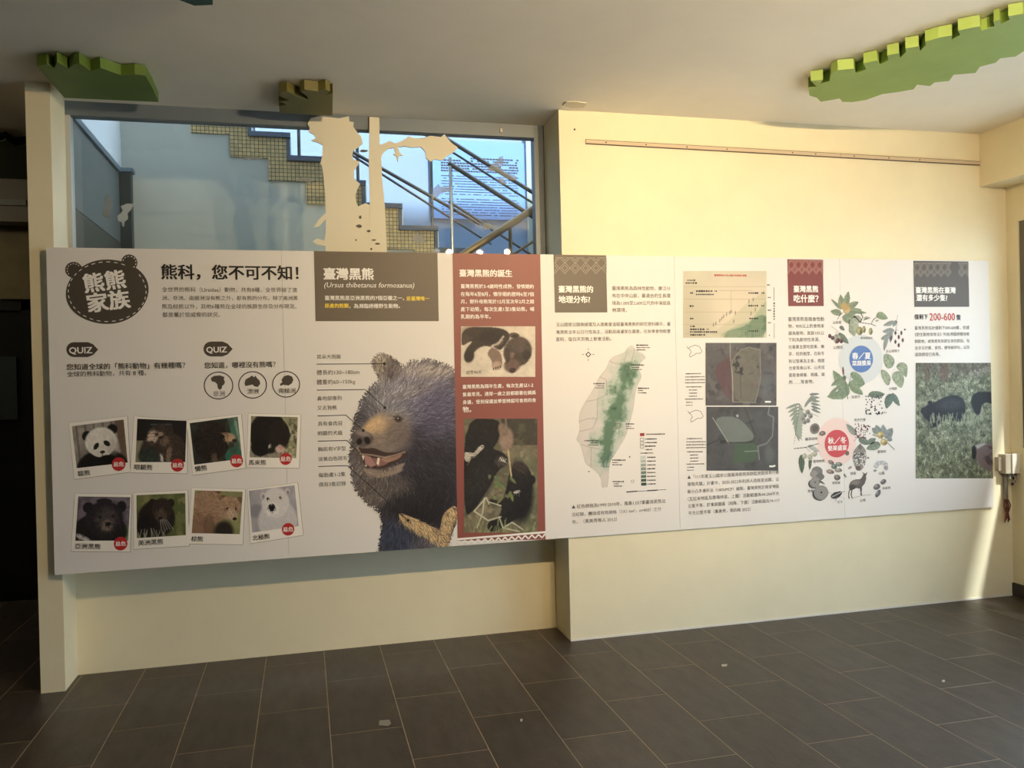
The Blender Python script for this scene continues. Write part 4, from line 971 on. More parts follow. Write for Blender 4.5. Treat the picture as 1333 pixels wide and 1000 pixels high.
def family():
    P = Paint(850, 188, 1247, 806, 146, 228, (104, 98, 76)); U, V = P.U, P.V
    P.blotch(7, .5, (128, 116, 92), .8, None, 40); P.mix((V < 330)*(U > 1050)*1., (62, 56, 46), .85); P.blotch(9, .55, (98, 96, 70), .6, (V < 330)*1., 41); P.mix(P.mell(1190, 600, 90, 200, 0, .8), (104, 112, 80), .7); P.mix(P.mell(980, 780, 170, 60, 0, .7), (122, 112, 88), .8); P.blotch(14, .58, (160, 150, 120), .5, (V > 360)*1., 42)
    b = P.poly([(850, 188), (1040, 188), (1050, 260), (1030, 320), (1000, 350), (1060, 370), (1090, 400), (1080, 440), (1030, 470), (1000, 540), (960, 600), (900, 690), (850, 720)], (34, 30, 28), 2); P.ell(930, 530, 70, 120, (48, 44, 42), .5, .8, .7); P.line([(860, 380), (905, 385), (950, 340)], 20, (206, 196, 182), .9); P.ell(870, 400, 18, 22, (190, 180, 166)); P.ell(1050, 420, 34, 30, (72, 64, 60), .4, .5)
    for k in range(4): P.line([(1040+k*10, 415+k*3), (1050+k*9, 395+k*4)], 5, (206, 200, 186))
    c = P.poly([(1100, 460), (1150, 420), (1200, 450), (1225, 520), (1215, 620), (1180, 700), (1120, 740), (1040, 790), (985, 800), (975, 760), (1040, 720), (1060, 660), (990, 650), (985, 620), (1060, 640), (1080, 560)], (36, 31, 30), 2); P.ell(1170, 640, 50, 110, (28, 24, 24), .2, .6); P.ell(1150, 450, 44, 30, (62, 50, 46), .3, .6); P.ell(1215, 520, 22, 26, (30, 26, 26)); P.ell(1010, 770, 34, 30, (30, 26, 26)); P.ell(1135, 585, 20, 8, (196, 190, 178), -.3, .4)
    P.strokes(1100, np.maximum(b, c), 26, lambda u, v: np.arctan2(v-350, u-1000), .3, .5, 43)
    P.line([(1088, 350), (1096, 420), (1106, 500)], 9, (190, 170, 130)); P.ell(1080, 300, 38, 60, (150, 124, 108), .1, .4); P.ell(1062, 250, 26, 40, (136, 110, 96), -.3, .4); P.line([(1075, 190), (1082, 260)], 10, (120, 110, 92))
    for k in range(16):
        x, y = random.uniform(985, 1120), random.uniform(490, 620); P.leaf(x, y, x+random.uniform(-40, 40), y+random.uniform(10, 46), 12, (110+random.randint(-14, 24), 128+random.randint(-16, 20), 80))
    for pl in ([(905, 690), (970, 615), (985, 650)], [(905, 690), (980, 740), (1050, 720)], [(960, 620), (950, 700), (920, 780)], [(1040, 720), (1060, 780), (1150, 800)], [(985, 640), (1050, 660)], [(1060, 780), (1110, 750), (1170, 790)]): P.line(pl, 7, (206, 202, 176), .9)
    for k in range(26):
        x = random.uniform(860, 1240); P.line([(x, 806), (x+random.uniform(-30, 30), 806-random.uniform(20, 90))], 5, (146, 158, 98), .7)
    P.noise(24, .12, None, 44)
    return P
family().desat(.15).build('picture', px_map(K7, 3), rd, 'mother bear and cub playing among twigs')
strip('pattern_line', [K7(814, 842), K7(1292, 803)], .011, INKW, rd, 4)
V, F = [], []
n = 13
zz = []
for i in range(2*n+1):
    x = 817+(1290-817)*i/(2*n); yb_ = 845+(806-845)*i/(2*n); zz.append(K7(x, yb_+(6 if i % 2 == 0 else 26)))
strip('pattern_zigzag', zz, .0085, INKW, rd, 4)

# --- section 4: distribution
def diamonds(parent, K, x0, x1, y0, y1, n, m, skip=()):
    """two rows of nested woven diamonds"""
    V = []; w = (x1-x0)/n; h = (y1-y0)
    for r_i, cyy in enumerate((y0+h*.02, y0+h*.64)):
        for i in range(n+1):
            if i in skip: continue
            cx_ = x0+w*(i if r_i == 0 else i)
            for s_ in (.98, .55):
                a, b = w*.5*s_, h*.34*s_
                pts_ = [(cx_-a, cyy), (cx_, cyy-b), (cx_+a, cyy), (cx_, cyy+b), (cx_-a, cyy)]
                cl = [(min(max(x, x0), x1), max(y, y0)) for x, y in pts_]
                strip('woven_diamond', [K(*p) for p in cl], .0021, m, parent, 2.4)
tp = patch('title_panel', [K8(67, 50), K8(352, 50), K8(353, 362), K8(70, 362)], DKPANEL, lay=1.8); tp['label'] = 'taupe title panel with woven diamonds'
tp.data  # panel reaches the board edge
PAT = mat('pattern_pale', (178, 166, 150), .5)
diamonds(tp, K8, 69, 352, 62, 155, 5, PAT)
text('heading_text', rows(K8, [('臺灣黑熊的', 92, 235, 278, 237), ('地理分布?', 92, 291, 262, 292)]), INKW, tp, bold=.028)
text('body_text', rows(K8, [('臺灣黑熊為森林性動物，廣泛分', 382, 232, 698, 230), ('布在中央山脈，最適合的生長環', 382, 272, 698, 270), ('境為1,000至2,600公尺的中海拔森', 382, 312, 698, 310), ('林環境。', 382, 350, 462, 348),
     ('玉山國家公園無線電及人造衛星追蹤臺灣黑熊的研究資料顯示，臺', 78, 427, 698, 425), ('灣黑熊全年以日行性為主，活動高峰通常在晨昏。在秋季食物較豐', 78, 467, 698, 465), ('富時，從白天到晚上都會活動。', 78, 507, 377, 505)]), INKGREY)
# compass
cm = patch('compass', [K8(253, 574), K8(269, 590), K8(253, 606), K8(237, 590)], INK, lay=2, snap=False)
patch('compass_face', [K8(253, 580), K8(263, 590), K8(253, 600), K8(243, 590)], WHITE, cm, lay=2.5, snap=False)
for a, b in (((253, 556), (253, 566)), ((253, 614), (253, 624)), ((220, 590), (230, 590)), ((276, 590), (286, 590))): strip('compass_arm', [K8(*a), K8(*b)], .003, INK, cm)
# island map, in the coordinates of crop (740,440)-(890,650)
KM = crop(740, 440, 150/714)
def island():
    P = Paint(35, 30, 490, 950, 170, 344)
    out = [(350, 85), (368, 55), (398, 45), (410, 65), (430, 85), (462, 95), (482, 125), (460, 140), (440, 165), (435, 195), (455, 230), (448, 260), (425, 300), (412, 360), (405, 430), (388, 500), (372, 560), (352, 620), (320, 670), (290, 720), (262, 760), (252, 810), (248, 880), (240, 935), (228, 920), (215, 935), (203, 920),
           (205, 880), (180, 835), (140, 805), (105, 780), (95, 740), (75, 660), (45, 635), (62, 590), (72, 550), (62, 520), (72, 450), (105, 395), (150, 325), (190, 240), (235, 190), (250, 140), (280, 112), (320, 100)]
    m = P.mpoly(out); P.mix(m, (206, 196, 188))
    ax = [(370, 190), (340, 300), (305, 420), (270, 540), (240, 650), (228, 740)]
    D = np.full(P.U.shape, 1e9)
    for (xa, ya), (xb, yb) in zip(ax[:-1], ax[1:]):
        t = np.clip(((P.U-xa)*(xb-xa)+(P.V-ya)*(yb-ya))/((xb-xa)**2+(yb-ya)**2), 0, 1); D = np.minimum(D, np.hypot(P.U-xa-t*(xb-xa), P.V-ya-t*(yb-ya)))
    n = vnoise(P.nv, P.nu, 9, 50, 4); g = np.clip(1.25-D/95+(n-.5)*1.5, 0, 1)*m
    P.mix(g, (150, 180, 156), .9); P.mix(np.clip((g-.55)*2.2, 0, 1), (78, 118, 84), .9); P.mix(np.clip((n-.62)*5, 0, 1)*np.clip(1.2-D/70, 0, 1)*m, (52, 84, 56), .8)
    for pl in ([(62, 520), (120, 500), (175, 500)], [(105, 395), (160, 385), (180, 380)], [(180, 380), (178, 500), (150, 560), (70, 580)], [(190, 240), (235, 260), (240, 350), (180, 380)], [(250, 140), (290, 160), (340, 165), (360, 90)], [(75, 660), (140, 680), (200, 690)], [(140, 680), (138, 800)], [(340, 165), (390, 150), (410, 65)]): P.line(pl, 2.6, (140, 122, 116), .8)
    e = m.copy(); e = blur1(blur1(e)); P.mix((m > .5)*np.clip((.95-e)*4, 0, 1), (120, 112, 108), .8)
    P.line([(262, 700), (240, 740), (215, 770), (220, 800), (235, 795), (245, 750), (268, 705)], 3, (60, 84, 110)); P.line([(285, 530), (320, 530), (318, 560), (285, 560)], 3, (120, 70, 62)); P.line([(350, 175), (372, 180), (365, 205), (348, 200), (350, 175)], 3, (70, 80, 74))
    return P
isl = island().desat(.3, 6).build('island_map', px_map(KM, 2), label='printed island map with green mountain spine')
micro('map_names', KM, [(420, 45, 495, 45, 10), (422, 60, 505, 60, 7), (422, 74, 478, 74, 7), (388, 168, 470, 168, 10), (390, 183, 440, 183, 7), (390, 196, 455, 196, 7), (155, 283, 225, 283, 10), (180, 297, 220, 297, 7), (165, 310, 220, 310, 7), (430, 312, 500, 312, 10), (430, 326, 462, 326, 7), (430, 340, 485, 340, 7),
      (355, 533, 412, 533, 10), (355, 548, 390, 548, 7), (355, 561, 408, 561, 7), (98, 637, 190, 637, 9), (140, 650, 188, 650, 7), (120, 664, 186, 664, 7), (270, 757, 355, 757, 9), (272, 772, 310, 772, 7), (272, 786, 335, 786, 7), (272, 890, 345, 890, 9), (280, 904, 312, 904, 7), (280, 918, 335, 918, 7)], INK, isl, seed=2)
lgd = patch('map_legend', [KM(443, 590), KM(470, 590), KM(470, 608), KM(443, 608)], mat('legend_red', (150, 40, 40), .5), lay=2)
for i in range(3): strip('legend_box', [KM(444, 622+22*i), KM(466, 622+22*i), KM(466, 638+22*i), KM(444, 638+22*i), KM(444, 622+22*i)], .002, INK, lgd)
for i in range(8):
    c = np.array((196, 206, 198))*(1-i/7)+np.array((38, 66, 48))*(i/7)
    patch('legend_swatch', [KM(446+i*.6, 732+23.6*i), KM(478+i*.6, 731+23.6*i), KM(479+i*.6, 749+23.6*i), KM(447+i*.6, 750+23.6*i)], mat('legend_green_%d' % i, tuple(c), .5), lgd, 2)
micro('legend_names', KM, [(482, 597, 598, 595, 9), (475, 627, 548, 625, 9), (475, 649, 548, 648, 9), (475, 671, 540, 670, 9), (475, 692, 520, 691, 8), (446, 714, 525, 713, 8)]+[(488, 740+23.6*i, 540, 739+23.6*i, 9) for i in range(8)], INK, lgd, seed=3)
strip('scale_bar', [KM(358, 955), KM(425, 950)], .006, INK, lgd); strip('scale_bar', [KM(425, 951), KM(487, 947)], .003, INKGREY, lgd); strip('scale_bar', [KM(487, 947), KM(552, 943)], .006, INK, lgd); strip('scale_bar', [KM(552, 943), KM(606, 939)], .003, INKGREY, lgd)
strip('islet', [KM(388, 885), KM(395, 880), KM(404, 882), KM(405, 892), KM(396, 898), KM(388, 893), KM(388, 885)], .002, INKGREY, isl); disc('islet', KM(379, 737), 1.0, 1.0, INKGREY, isl, 2, 10); disc('islet', KM(126, 828), 1.0, .9, INKGREY, isl, 2, 10)
text('caption_text', rows(K9, [('▲ 紅色網格為1990-2010年，蒐集1,057筆臺灣黑熊出', 162, 663, 670, 637), ('沒紀錄，轉換成有熊網格（1X1 km²，n=403）之分', 163, 705, 648, 681), ('布。（黃美秀等人 2012）', 165, 746, 408, 735)]), INKGREY)
# altitude chart, coordinates of crop (880,345)-(1020,455)
KC = crop(880, 345, 140/1273)
def chart():
    P = Paint(85, 72, 1070, 862, 168, 134, (206, 197, 174)); U, V = P.U, P.V; P.noise(3, .04, None, 60)
    P.mix(P.mell(800, 560, 420, 380, 0, 1), (226, 206, 178), .7); P.mix(P.mell(130, 700, 250, 400, 0, 1), (190, 180, 152), .7)
    sl = [(380, 862), (520, 740), (650, 640), (760, 520), (880, 420), (980, 360), (1070, 270), (1070, 862)]
    P.poly(sl, (200, 190, 158), 2, .8); n = vnoise(P.nv, P.nu, 12, 61, 3)
    P.poly([(480, 862), (620, 770), (760, 700), (880, 660), (960, 560), (1030, 470), (1070, 400), (1070, 862)], (168, 176, 142), 2, .8); P.poly([(560, 862), (600, 780), (740, 750), (860, 700), (900, 640), (1000, 590), (1070, 600), (1070, 862)], (112, 136, 104), 3, .85); P.blotch(10, .5, (92, 118, 88), .7, P.mpoly([(560, 862), (700, 740), (1070, 600), (1070, 862)]), 62)
    P.mix(((np.abs((U/24) % 1-.5) < .2)*(V > 770)*(U > 560)).astype(float), (176, 180, 150), .5)
    for y in (258, 405, 558, 705, 812): P.line([(95, y), (1070, y)], 4, (168, 152, 124), .8)
    P.line([(510, 303), (900, 303)], 4, (180, 150, 120)); P.line([(650, 303), (650, 560)], 4, (180, 160, 130))
    for x, y in ((440, 710), (468, 695), (515, 660), (538, 635), (560, 610), (595, 585), (632, 565), (650, 555), (700, 570), (680, 670), (910, 410), (935, 530), (885, 575), (860, 430)): P.line([(x, y+16), (x+4, y-18)], 8, (96, 92, 68), .9)
    return P
ch = chart().desat(.15).build('altitude_chart', px_map(KC, 2), label='sepia altitude chart with forest slope')
text('chart_title', [('臺灣黑熊在中央山脈分布海拔示意圖', KC(452, 124), KC(832, 124))], INKR, ch, lay=3, bold=.02)
micro('chart_notes', KC, [(132, 182, 228, 182, 22), (112, 214, 250, 214, 22), (165, 332, 205, 332, 24), (160, 487, 212, 487, 24), (165, 635, 210, 635, 24), (165, 727, 225, 727, 20), (235, 310, 435, 310, 26), (235, 350, 450, 350, 22), (455, 310, 485, 310, 22), (855, 333, 975, 333, 22), (1010, 333, 1045, 333, 22), (855, 483, 975, 483, 22), (1005, 483, 1050, 483, 22), (865, 634, 980, 634, 22), (860, 782, 980, 782, 22), (165, 762, 340, 762, 26), (360, 762, 392, 762, 22), (165, 793, 492, 793, 22), (165, 828, 348, 828, 22),
      (1078, 237, 1118, 237, 16), (1083, 385, 1122, 385, 16), (1083, 536, 1125, 536, 16), (1085, 684, 1125, 684, 16), (1098, 833, 1110, 833, 18)], INK, ch, seed=4)
strip('chart_axis', [KC(1160, 265), KC(1160, 425)], .003, INKGREY, ch); strip('chart_axis', [KC(1162, 690), KC(1162, 870)], .0025, INKGREY, ch)
for i in range(7): micro('axis_name', KC, [(1152, 455+31*i, 1170, 455+31*i, 24)], INK, ch, seed=20+i)
# satellite images, coordinates of crop (880,435)-(1020,625)
KS = crop(880, 435, 140/737)
def sat(k):
    if k == 0:
        P = Paint(202, 60, 688, 490, 134, 118, (96, 88, 86)); P.noise(6, .16, None, 70); P.blotch(10, .58, (118, 108, 100), .6, None, 71); P.blotch(12, .62, (70, 66, 68), .7, None, 72)
        P.poly([(370, 150), (385, 470), (320, 400), (265, 260), (290, 200)], (116, 66, 66), 3, .75); P.poly([(385, 180), (440, 110), (500, 90), (575, 110), (580, 300), (560, 400), (540, 470), (390, 465)], (124, 114, 88), 3, .7)
        P.line([(385, 180), (440, 110), (500, 90), (575, 110), (580, 300), (560, 400), (540, 470), (390, 465), (385, 180)], 5, (150, 140, 110)); P.line([(370, 60), (372, 160), (386, 300), (388, 465)], 4, (196, 186, 150), .8); P.blotch(16, .6, (56, 52, 48), .8, P.mell(470, 210, 100, 70), 73); P.blotch(15, .62, (166, 60, 56), .8, P.mell(490, 320, 60, 40), 74); P.line([(440, 280), (445, 440)], 6, (96, 84, 62), .8); P.ell(620, 360, 40, 90, (98, 104, 108), 0, .9, .7); P.poly([(608, 458), (648, 458), (648, 470), (608, 470)], (244, 244, 240), 0)
    else:
        P = Paint(208, 498, 700, 936, 134, 120, (84, 82, 80)); P.noise(6, .12, None, 75); P.blotch(10, .6, (66, 64, 64), .6, None, 76)
        P.poly([(250, 572), (420, 560), (540, 690), (520, 735), (360, 750), (330, 700)], (118, 132, 120), 1, .8); P.line([(250, 572), (330, 700), (360, 750)], 4, (170, 176, 168)); P.poly([(400, 752), (540, 745), (560, 800), (530, 880), (390, 885)], (72, 108, 62), 2, .8); P.line([(470, 500), (500, 580), (540, 690)], 5, (60, 58, 58)); P.line([(210, 760), (300, 720), (350, 745), (520, 740)], 5, (52, 50, 48)); P.line([(640, 500), (630, 550), (668, 570), (660, 700), (620, 750), (560, 770), (570, 860)], 8, (130, 130, 130), .9); P.line([(470, 805), (560, 800)], 4, (150, 156, 146)); P.ell(420, 560, 9, 9, (160, 168, 160)); P.ell(640, 820, 30, 60, (104, 104, 106), 0, .9, .7); P.ell(320, 738, 24, 14, (58, 56, 52)); P.poly([(638, 900), (678, 899), (678, 910), (638, 911)], (244, 244, 240), 0)
    return P
for k, lb in ((0, 'dark satellite map with red and ochre ranges'), (1, 'dark satellite map with pale green ranges')):
    sat(k).desat(.45).build('satellite_map', px_map(KS, 2), label=lb)
for oy in (0, 445):
    x_ = 8 if oy else 0
    strip('park_outline', [KS(x+x_, y+oy) for x, y in [(72, 82), (82, 98), (98, 88), (130, 75), (160, 85), (178, 118), (165, 132), (140, 132), (112, 150), (95, 158), (92, 140), (104, 125), (95, 105), (82, 98)]], .0028, INKGREY)
    micro('legend_names', KS, [(65+x_, 272+oy, 172+x_, 270+oy, 9)]+[(62+x_, 294+oy+20*i, 198+x_, 292+oy+20*i, 9) for i in range(3)]+[(68+x_, 362+oy, 175+x_, 361+oy, 9)]+[(88+x_, 384+oy+21*i, 145+x_, 383+oy+21*i, 9) for i in range(3)]+[(62+x_, 446+oy, 185+x_, 444+oy, 9), (68+x_, 468+oy, 115+x_, 467+oy, 8), (68+x_, 488+oy, 115+x_, 487+oy, 8)], INKGREY, seed=5+oy)
text('caption_text', rows(K9, [('▲「111年度玉山國家公園臺灣黑熊族群監測暨保育行動', 790, 502, 1287, 481), ('策略先驅」計畫中，2020-2022年利用人造衛星追蹤，以', 790, 540, 1287, 520), ('最小凸多邊形法（100%MCP）繪製，臺灣黑熊於南安地區', 790, 580, 1287, 558), ('（瓦拉米地區及鹿鳴林道，上圖）活動範圍為44-204平方', 792, 620, 1287, 597), ('公里不等，於東部園區（向陽，下圖）活動範圍為74-117', 793, 658, 1290, 634), ('平方公里不等（黃美秀，張鈞皓 2022）', 795, 697, 1132, 682)]), INKGREY)

# --- section 5: diet
tp = patch('title_panel', [K10(67, 35), K10(272, 35), K10(275, 305), K10(70, 305)], mat('panel_dark_red', (128, 62, 54), .5), lay=1.8); tp['label'] = 'dark red title panel with woven diamonds'
diamonds(tp, K10, 68, 273, 40, 122, 5, mat('pattern_pink', (206, 160, 148), .5))
text('heading_text', rows(K10, [('臺灣黑熊', 102, 205, 243, 207), ('吃什麼？', 103, 262, 245, 262)]), INKW, tp, bold=.028)
BL = ['臺灣黑熊是雜食性動', '物，90%以上的食物來', '源為植物，其餘10%以', '下則為動物性來源。', '在春夏主要吃漿果、嫩', '芽、低的樹莖，在秋冬', '則以堅果為主食，偶爾', '也會覓食山羊、山羌或', '是取食蜂蜜、螞蟻、腐', '肉……等食物。']
YS = [380, 420, 461, 499, 540, 580, 622, 661, 702, 743]
text('body_text', rows(K10, [(s, 70+i*.6, y, (252 if i == 3 else 215 if i == 9 else 278)+i*.4, y) for i, (s, y) in enumerate(zip(BL, YS))]), INKGREY)
disc('halo', K10(492, 612), 128*.225, 142*.225, mat('halo_grey', (206, 208, 208), .5), lay=1); d1 = disc('season_badge', K10(493, 611), 68*.225, 78*.225, mat('badge_blue', (84, 116, 176), .5), lay=3); d1['label'] = 'blue round badge for spring and summer'
text('lettering', rows(K10, [('春／夏', 440, 592, 547, 594), ('菜蔬漿果', 440, 634, 549, 636)]), INKW, d1, lay=4, bold=.02)
disc('halo', K11(352, 380), 112*.225, 140*.225, mat('halo_pink', (232, 204, 196), .5), lay=1); d2 = disc('season_badge', K11(352, 389), 70*.225, 80*.225, mat('badge_red', (198, 64, 66), .5), lay=3); d2['label'] = 'red round badge for autumn and winter'
text('lettering', rows(K11, [('秋／冬', 300, 371, 406, 371), ('堅果盛宴', 300, 414, 409, 415)]), INKW, d2, lay=4, bold=.02)

KA = crop(1060, 370, .1); KB = crop(1060, 450, 130/1182); KD = crop(1015, 500, .17); KE = crop(1085, 540, 105/808)
GRN, GRD, GRY = (140, 154, 120), (112, 128, 104), (150, 156, 150)
def art(name, K, u0, v0, u1, v1, f, label, dens=2.0):
    s_ = K(1, 0)[0]-K(0, 0)[0]
    P = Paint(u0, v0, u1, v1, int((u1-u0)*s_*dens)+2, int((v1-v0)*s_*dens)+2); f(P)
    P.I *= np.where((P.A > .5), 1, 1)[..., None]; P.desat(.22)
    return P.build(name, px_map(K, 2), label=label)
def flower(P):
    for a in [(350, 330, 210, 185, 34), (350, 380, 205, 350, 62), (380, 400, 460, 520, 60), (400, 380, 540, 430, 60), (360, 330, 340, 130, 62), (400, 300, 445, 90, 62), (420, 310, 580, 230, 62), (440, 370, 620, 330, 60), (450, 350, 690, 375, 40)]: P.leaf(*a, GRN, (96, 112, 80))
    P.ell(385, 285, 40, 50, (196, 156, 84), .2, .5); P.ell(420, 340, 50, 40, (206, 172, 108), -.6, .5)
    for k in range(14): P.line([(380, 340), (340+k*12, 260+(k % 3)*30)], 8, (190, 150, 80), .8)
    P.line([(300, 460), (330, 405), (370, 370)], 14, (84, 74, 78))
art('flower_illustration', KA, 200, 85, 700, 530, flower, 'printed leafy flower sprig')
def kiwi(P):
    P.leaf(480, 440, 520, 680, 110, (164, 170, 140), (130, 140, 110)); P.leaf(600, 420, 470, 540, 80, (170, 176, 150)); P.leaf(810, 385, 960, 450, 70, (148, 164, 122), (110, 126, 90)); P.leaf(790, 480, 850, 470, 20, (170, 170, 150)); P.leaf(640, 440, 740, 440, 30, (170, 168, 150))
    for pl in ([(520, 410), (600, 500), (740, 520), (800, 545)], [(600, 500), (630, 430), (600, 370)], [(740, 520), (760, 470), (820, 420)], [(640, 470), (680, 450)]): P.line(pl, 14, (62, 54, 54))
    for x, y, rx, ry in ((590, 610, 42, 60), (645, 590, 26, 50), (733, 615, 28, 50)): P.ell(x, y, rx, ry, (150, 140, 88), 0, .1); P.ell(x-rx*.3, y-ry*.1, rx*.4, ry*.5, (186, 176, 120), 0, .8); P.ell(x+rx*.4, y+ry*.3, rx*.4, ry*.5, (110, 104, 68), 0, .9)
art('fruit_illustration', KA, 450, 360, 965, 690, kiwi, 'printed hanging green fruits on a twig')
def cherry(P):
    P.leaf(310, 640, 450, 780, 60, GRD, (90, 106, 84)); P.leaf(330, 545, 395, 605, 40, (120, 122, 116)); P.leaf(300, 650, 280, 780, 70, (168, 170, 150)); P.line([(215, 545), (290, 600), (340, 650)], 10, (74, 62, 58))
    for x, y in ((200, 675), (235, 700), (310, 730), (350, 745), (300, 745)): P.ell(x, y, 24, 28, (92, 48, 48), 0, .15); P.ell(x-6, y-8, 8, 9, (150, 96, 92), 0, .8); P.line([(x, y-24), (250+(x-250)*.5, 590+(x-200)*.25)], 5, (120, 90, 80))
art('fruit_illustration', KA, 175, 540, 460, 785, cherry, 'printed dark red cherries on a twig')
def oleaster(P):
    for a in [(1050, 490, 890, 540, 46), (1040, 600, 880, 620, 54), (1000, 660, 860, 720, 50), (950, 660, 905, 880, 40), (1000, 600, 990, 770, 40), (1070, 470, 1020, 560, 40)]: P.leaf(*a, GRY, (110, 114, 112))
    P.line([(1085, 395), (1070, 470), (1060, 620)], 8, (96, 92, 92)); P.line([(1080, 500), (1150, 570), (1175, 590)], 6, (96, 92, 92))
    for x, y, c in ((1098, 690, 1), (1055, 750, 0), (1098, 795, 1), (1150, 730, 0), (1000, 705, 0), (1132, 635, 0), (1055, 635, 0), (1178, 592, 0)): P.ell(x, y, 16, 32 if x < 1170 else 14, (104, 36, 48) if c else (90, 72, 80), 0, .2); P.line([(x, y-30), (1080, 520)], 4, (110, 104, 104), .8)
art('fruit_illustration', KA, 850, 390, 1195, 890, oleaster, 'printed red oval fruits under grey leaves')
def fern(P):
    for a in [(400, 590, 220, 290, 90), (385, 580, 145, 605, 74), (400, 460, 600, 455, 76), (420, 470, 580, 580, 66), (430, 320, 600, 450, 66)]: P.leaf(*a, (136, 156, 118), (96, 118, 84))
    for a in [(300, 480, 170, 580, 30), (320, 400, 190, 480, 40), (330, 500, 240, 620, 36), (360, 540, 330, 620, 30)]: P.leaf(*a, (128, 146, 116))
    P.line([(395, 630), (370, 450), (360, 360)], 14, (104, 124, 92)); P.line([(400, 480), (440, 330)], 9, (104, 124, 92)); P.ell(342, 300, 13, 55, (122, 76, 64), -.1, .2); P.ell(355, 380, 26, 28, (96, 112, 84), 0, .3)
art('fern_illustration', KB, 140, 235, 615, 635, fern, 'printed fern-like green leaves')
def begonia(P):
    for pts_ in ([(820, 90), (900, 100), (960, 170), (930, 260), (860, 280), (815, 200)], [(960, 250), (1000, 200), (1060, 195), (1110, 240), (1095, 390), (1060, 360), (1000, 300)], [(780, 280), (850, 290), (915, 380), (880, 490), (820, 430), (790, 350)], [(920, 330), (980, 290), (1050, 330), (1070, 420), (1030, 520), (960, 450), (915, 390)]):
        m = P.mpoly(pts_, 2); P.mix(m, (150, 162, 130)); P.blotch(14, .5, (118, 132, 100), .7, m, int(pts_[0][0])); c = np.mean(pts_, 0)
        for p in pts_: P.line([tuple(c), p], 5, (180, 186, 160), .6)
    P.line([(915, 330), (950, 270), (990, 240)], 7, (110, 116, 90))
art('leaf_illustration', KB, 775, 85, 1115, 525, begonia, 'printed cluster of heart-shaped leaves')
def elder(P):
    P.leaf(640, 580, 840, 575, 60, GRD, (84, 100, 80)); P.leaf(905, 570, 850, 750, 70, (104, 126, 112), (84, 100, 88)); P.leaf(915, 565, 1010, 720, 52, (112, 130, 116), (84, 100, 88)); P.line([(640, 760), (840, 630), (950, 545)], 7, (84, 84, 84))
    r = random.Random(5)
    for k in range(44): x = 610+r.random()*200; y = 590+r.random()*230; P.ell(x, y, 11, 11, (48, 44, 52) if k % 3 else (92, 84, 88), 0, .3)
art('berry_illustration', KB, 600, 530, 1020, 835, elder, 'printed black berries with dark leaves')
def walnut(P):
    for k in range(9): P.leaf(150-k*4, 150+k*24, 40+k*14, 190+k*32, 18, (156, 168, 152), (124, 138, 122)); P.leaf(150-k*3, 150+k*26, 180-k*1, 230+k*26, 16, (164, 174, 158))
    for k in range(6): P.leaf(190+k*9, 180-k*18, 240+k*10, 90+k*10, 16, (146, 156, 142), (120, 130, 118)); P.leaf(225+k*3, 80+k*22, 310+k*2, 75+k*30, 16, (132, 140, 132))
    P.line([(150, 150), (110, 460)], 5, (120, 130, 116)); P.line([(160, 190), (300, 250)], 6, (90, 90, 86))
    for x, y in ((190, 240), (215, 215), (175, 265), (215, 280), (190, 290), (235, 245)): P.ell(x, y, 20, 21, (150, 150, 142), 0, .12); P.ell(x+5, y+6, 11, 12, (112, 112, 106), 0, .8)
    P.ell(268, 342, 38, 44, (132, 122, 112), .3, .12); P.ell(270, 340, 24, 28, (96, 88, 82), .3, .5); P.ell(326, 378, 27, 20, (116, 100, 88), -.2, .15); P.ell(322, 376, 12, 8, (160, 144, 130), -.2, .8)
art('nut_illustration', KD, 30, 60, 358, 465, walnut, 'printed walnut branch with open nut')
def chestnut(P):
    P.leaf(165, 540, 170, 690, 34, (96, 110, 84), (70, 84, 62)); P.leaf(235, 560, 228, 665, 20, (100, 112, 90)); P.leaf(215, 470, 310, 520, 26, (190, 190, 182)); P.line([(110, 495), (200, 485), (300, 455)], 8, (84, 78, 74)); P.line([(200, 485), (250, 540)], 6, (90, 84, 78))
    for x, y in ((190, 552), (232, 560), (268, 535)): P.ell(x, y, 20, 24, (168, 168, 142), 0, .12); P.ell(x-5, y-6, 8, 10, (200, 200, 180), 0, .8)
art('nut_illustration', KD, 100, 445, 325, 700, chestnut, 'printed green acorns with hanging leaves')
def mush(P):
    P.ell(285, 670, 44, 40, (128, 122, 118), 0, .2); P.ell(260, 690, 30, 28, (150, 144, 138), 0, .4); P.ell(310, 710, 32, 28, (116, 110, 106), 0, .3)
    for x, y, r in ((270, 752, 40), (318, 830, 56)):
        P.ell(x-12, y+12, r*1.05, r*.95, (84, 80, 78), 0, .4)
        for k in range(6): P.ell(x, y, r*(1-k/6), r*(1-k/6), (158-24*(k % 2), 154-24*(k % 2), 148-24*(k % 2)), 0, .2)
        P.ell(x, y, r*.16, r*.16, (60, 56, 54))
    P.leaf(300, 740, 350, 770, 14, (110, 104, 100))
art('nut_illustration', KD, 215, 625, 385, 900, mush, 'printed round grey acorn cups with rings')
def acorns(P):
    for x, y, rx, ry, rt, c in ((392, 600, 26, 17, .5, (126, 110, 100)), (415, 632, 24, 20, .1, (104, 116, 104)), (452, 615, 28, 19, .1, (118, 130, 114)), (386, 672, 32, 19, .2, (142, 120, 108)), (448, 660, 30, 18, -.1, (150, 138, 128)), (440, 716, 26, 24, .2, (112, 104, 100))): P.ell(x, y, rx, ry, c, rt, .12); P.ell(x-rx*.2, y-ry*.3, rx*.4, ry*.3, tuple(np.array(c)+45), rt, .8); P.ell(x+rx*.7, y+ry*.2, rx*.25, ry*.5, tuple(np.array(c)*.7), rt, .3)
art('nut_illustration', KD, 350, 575, 490, 750, acorns, 'printed loose acorns')
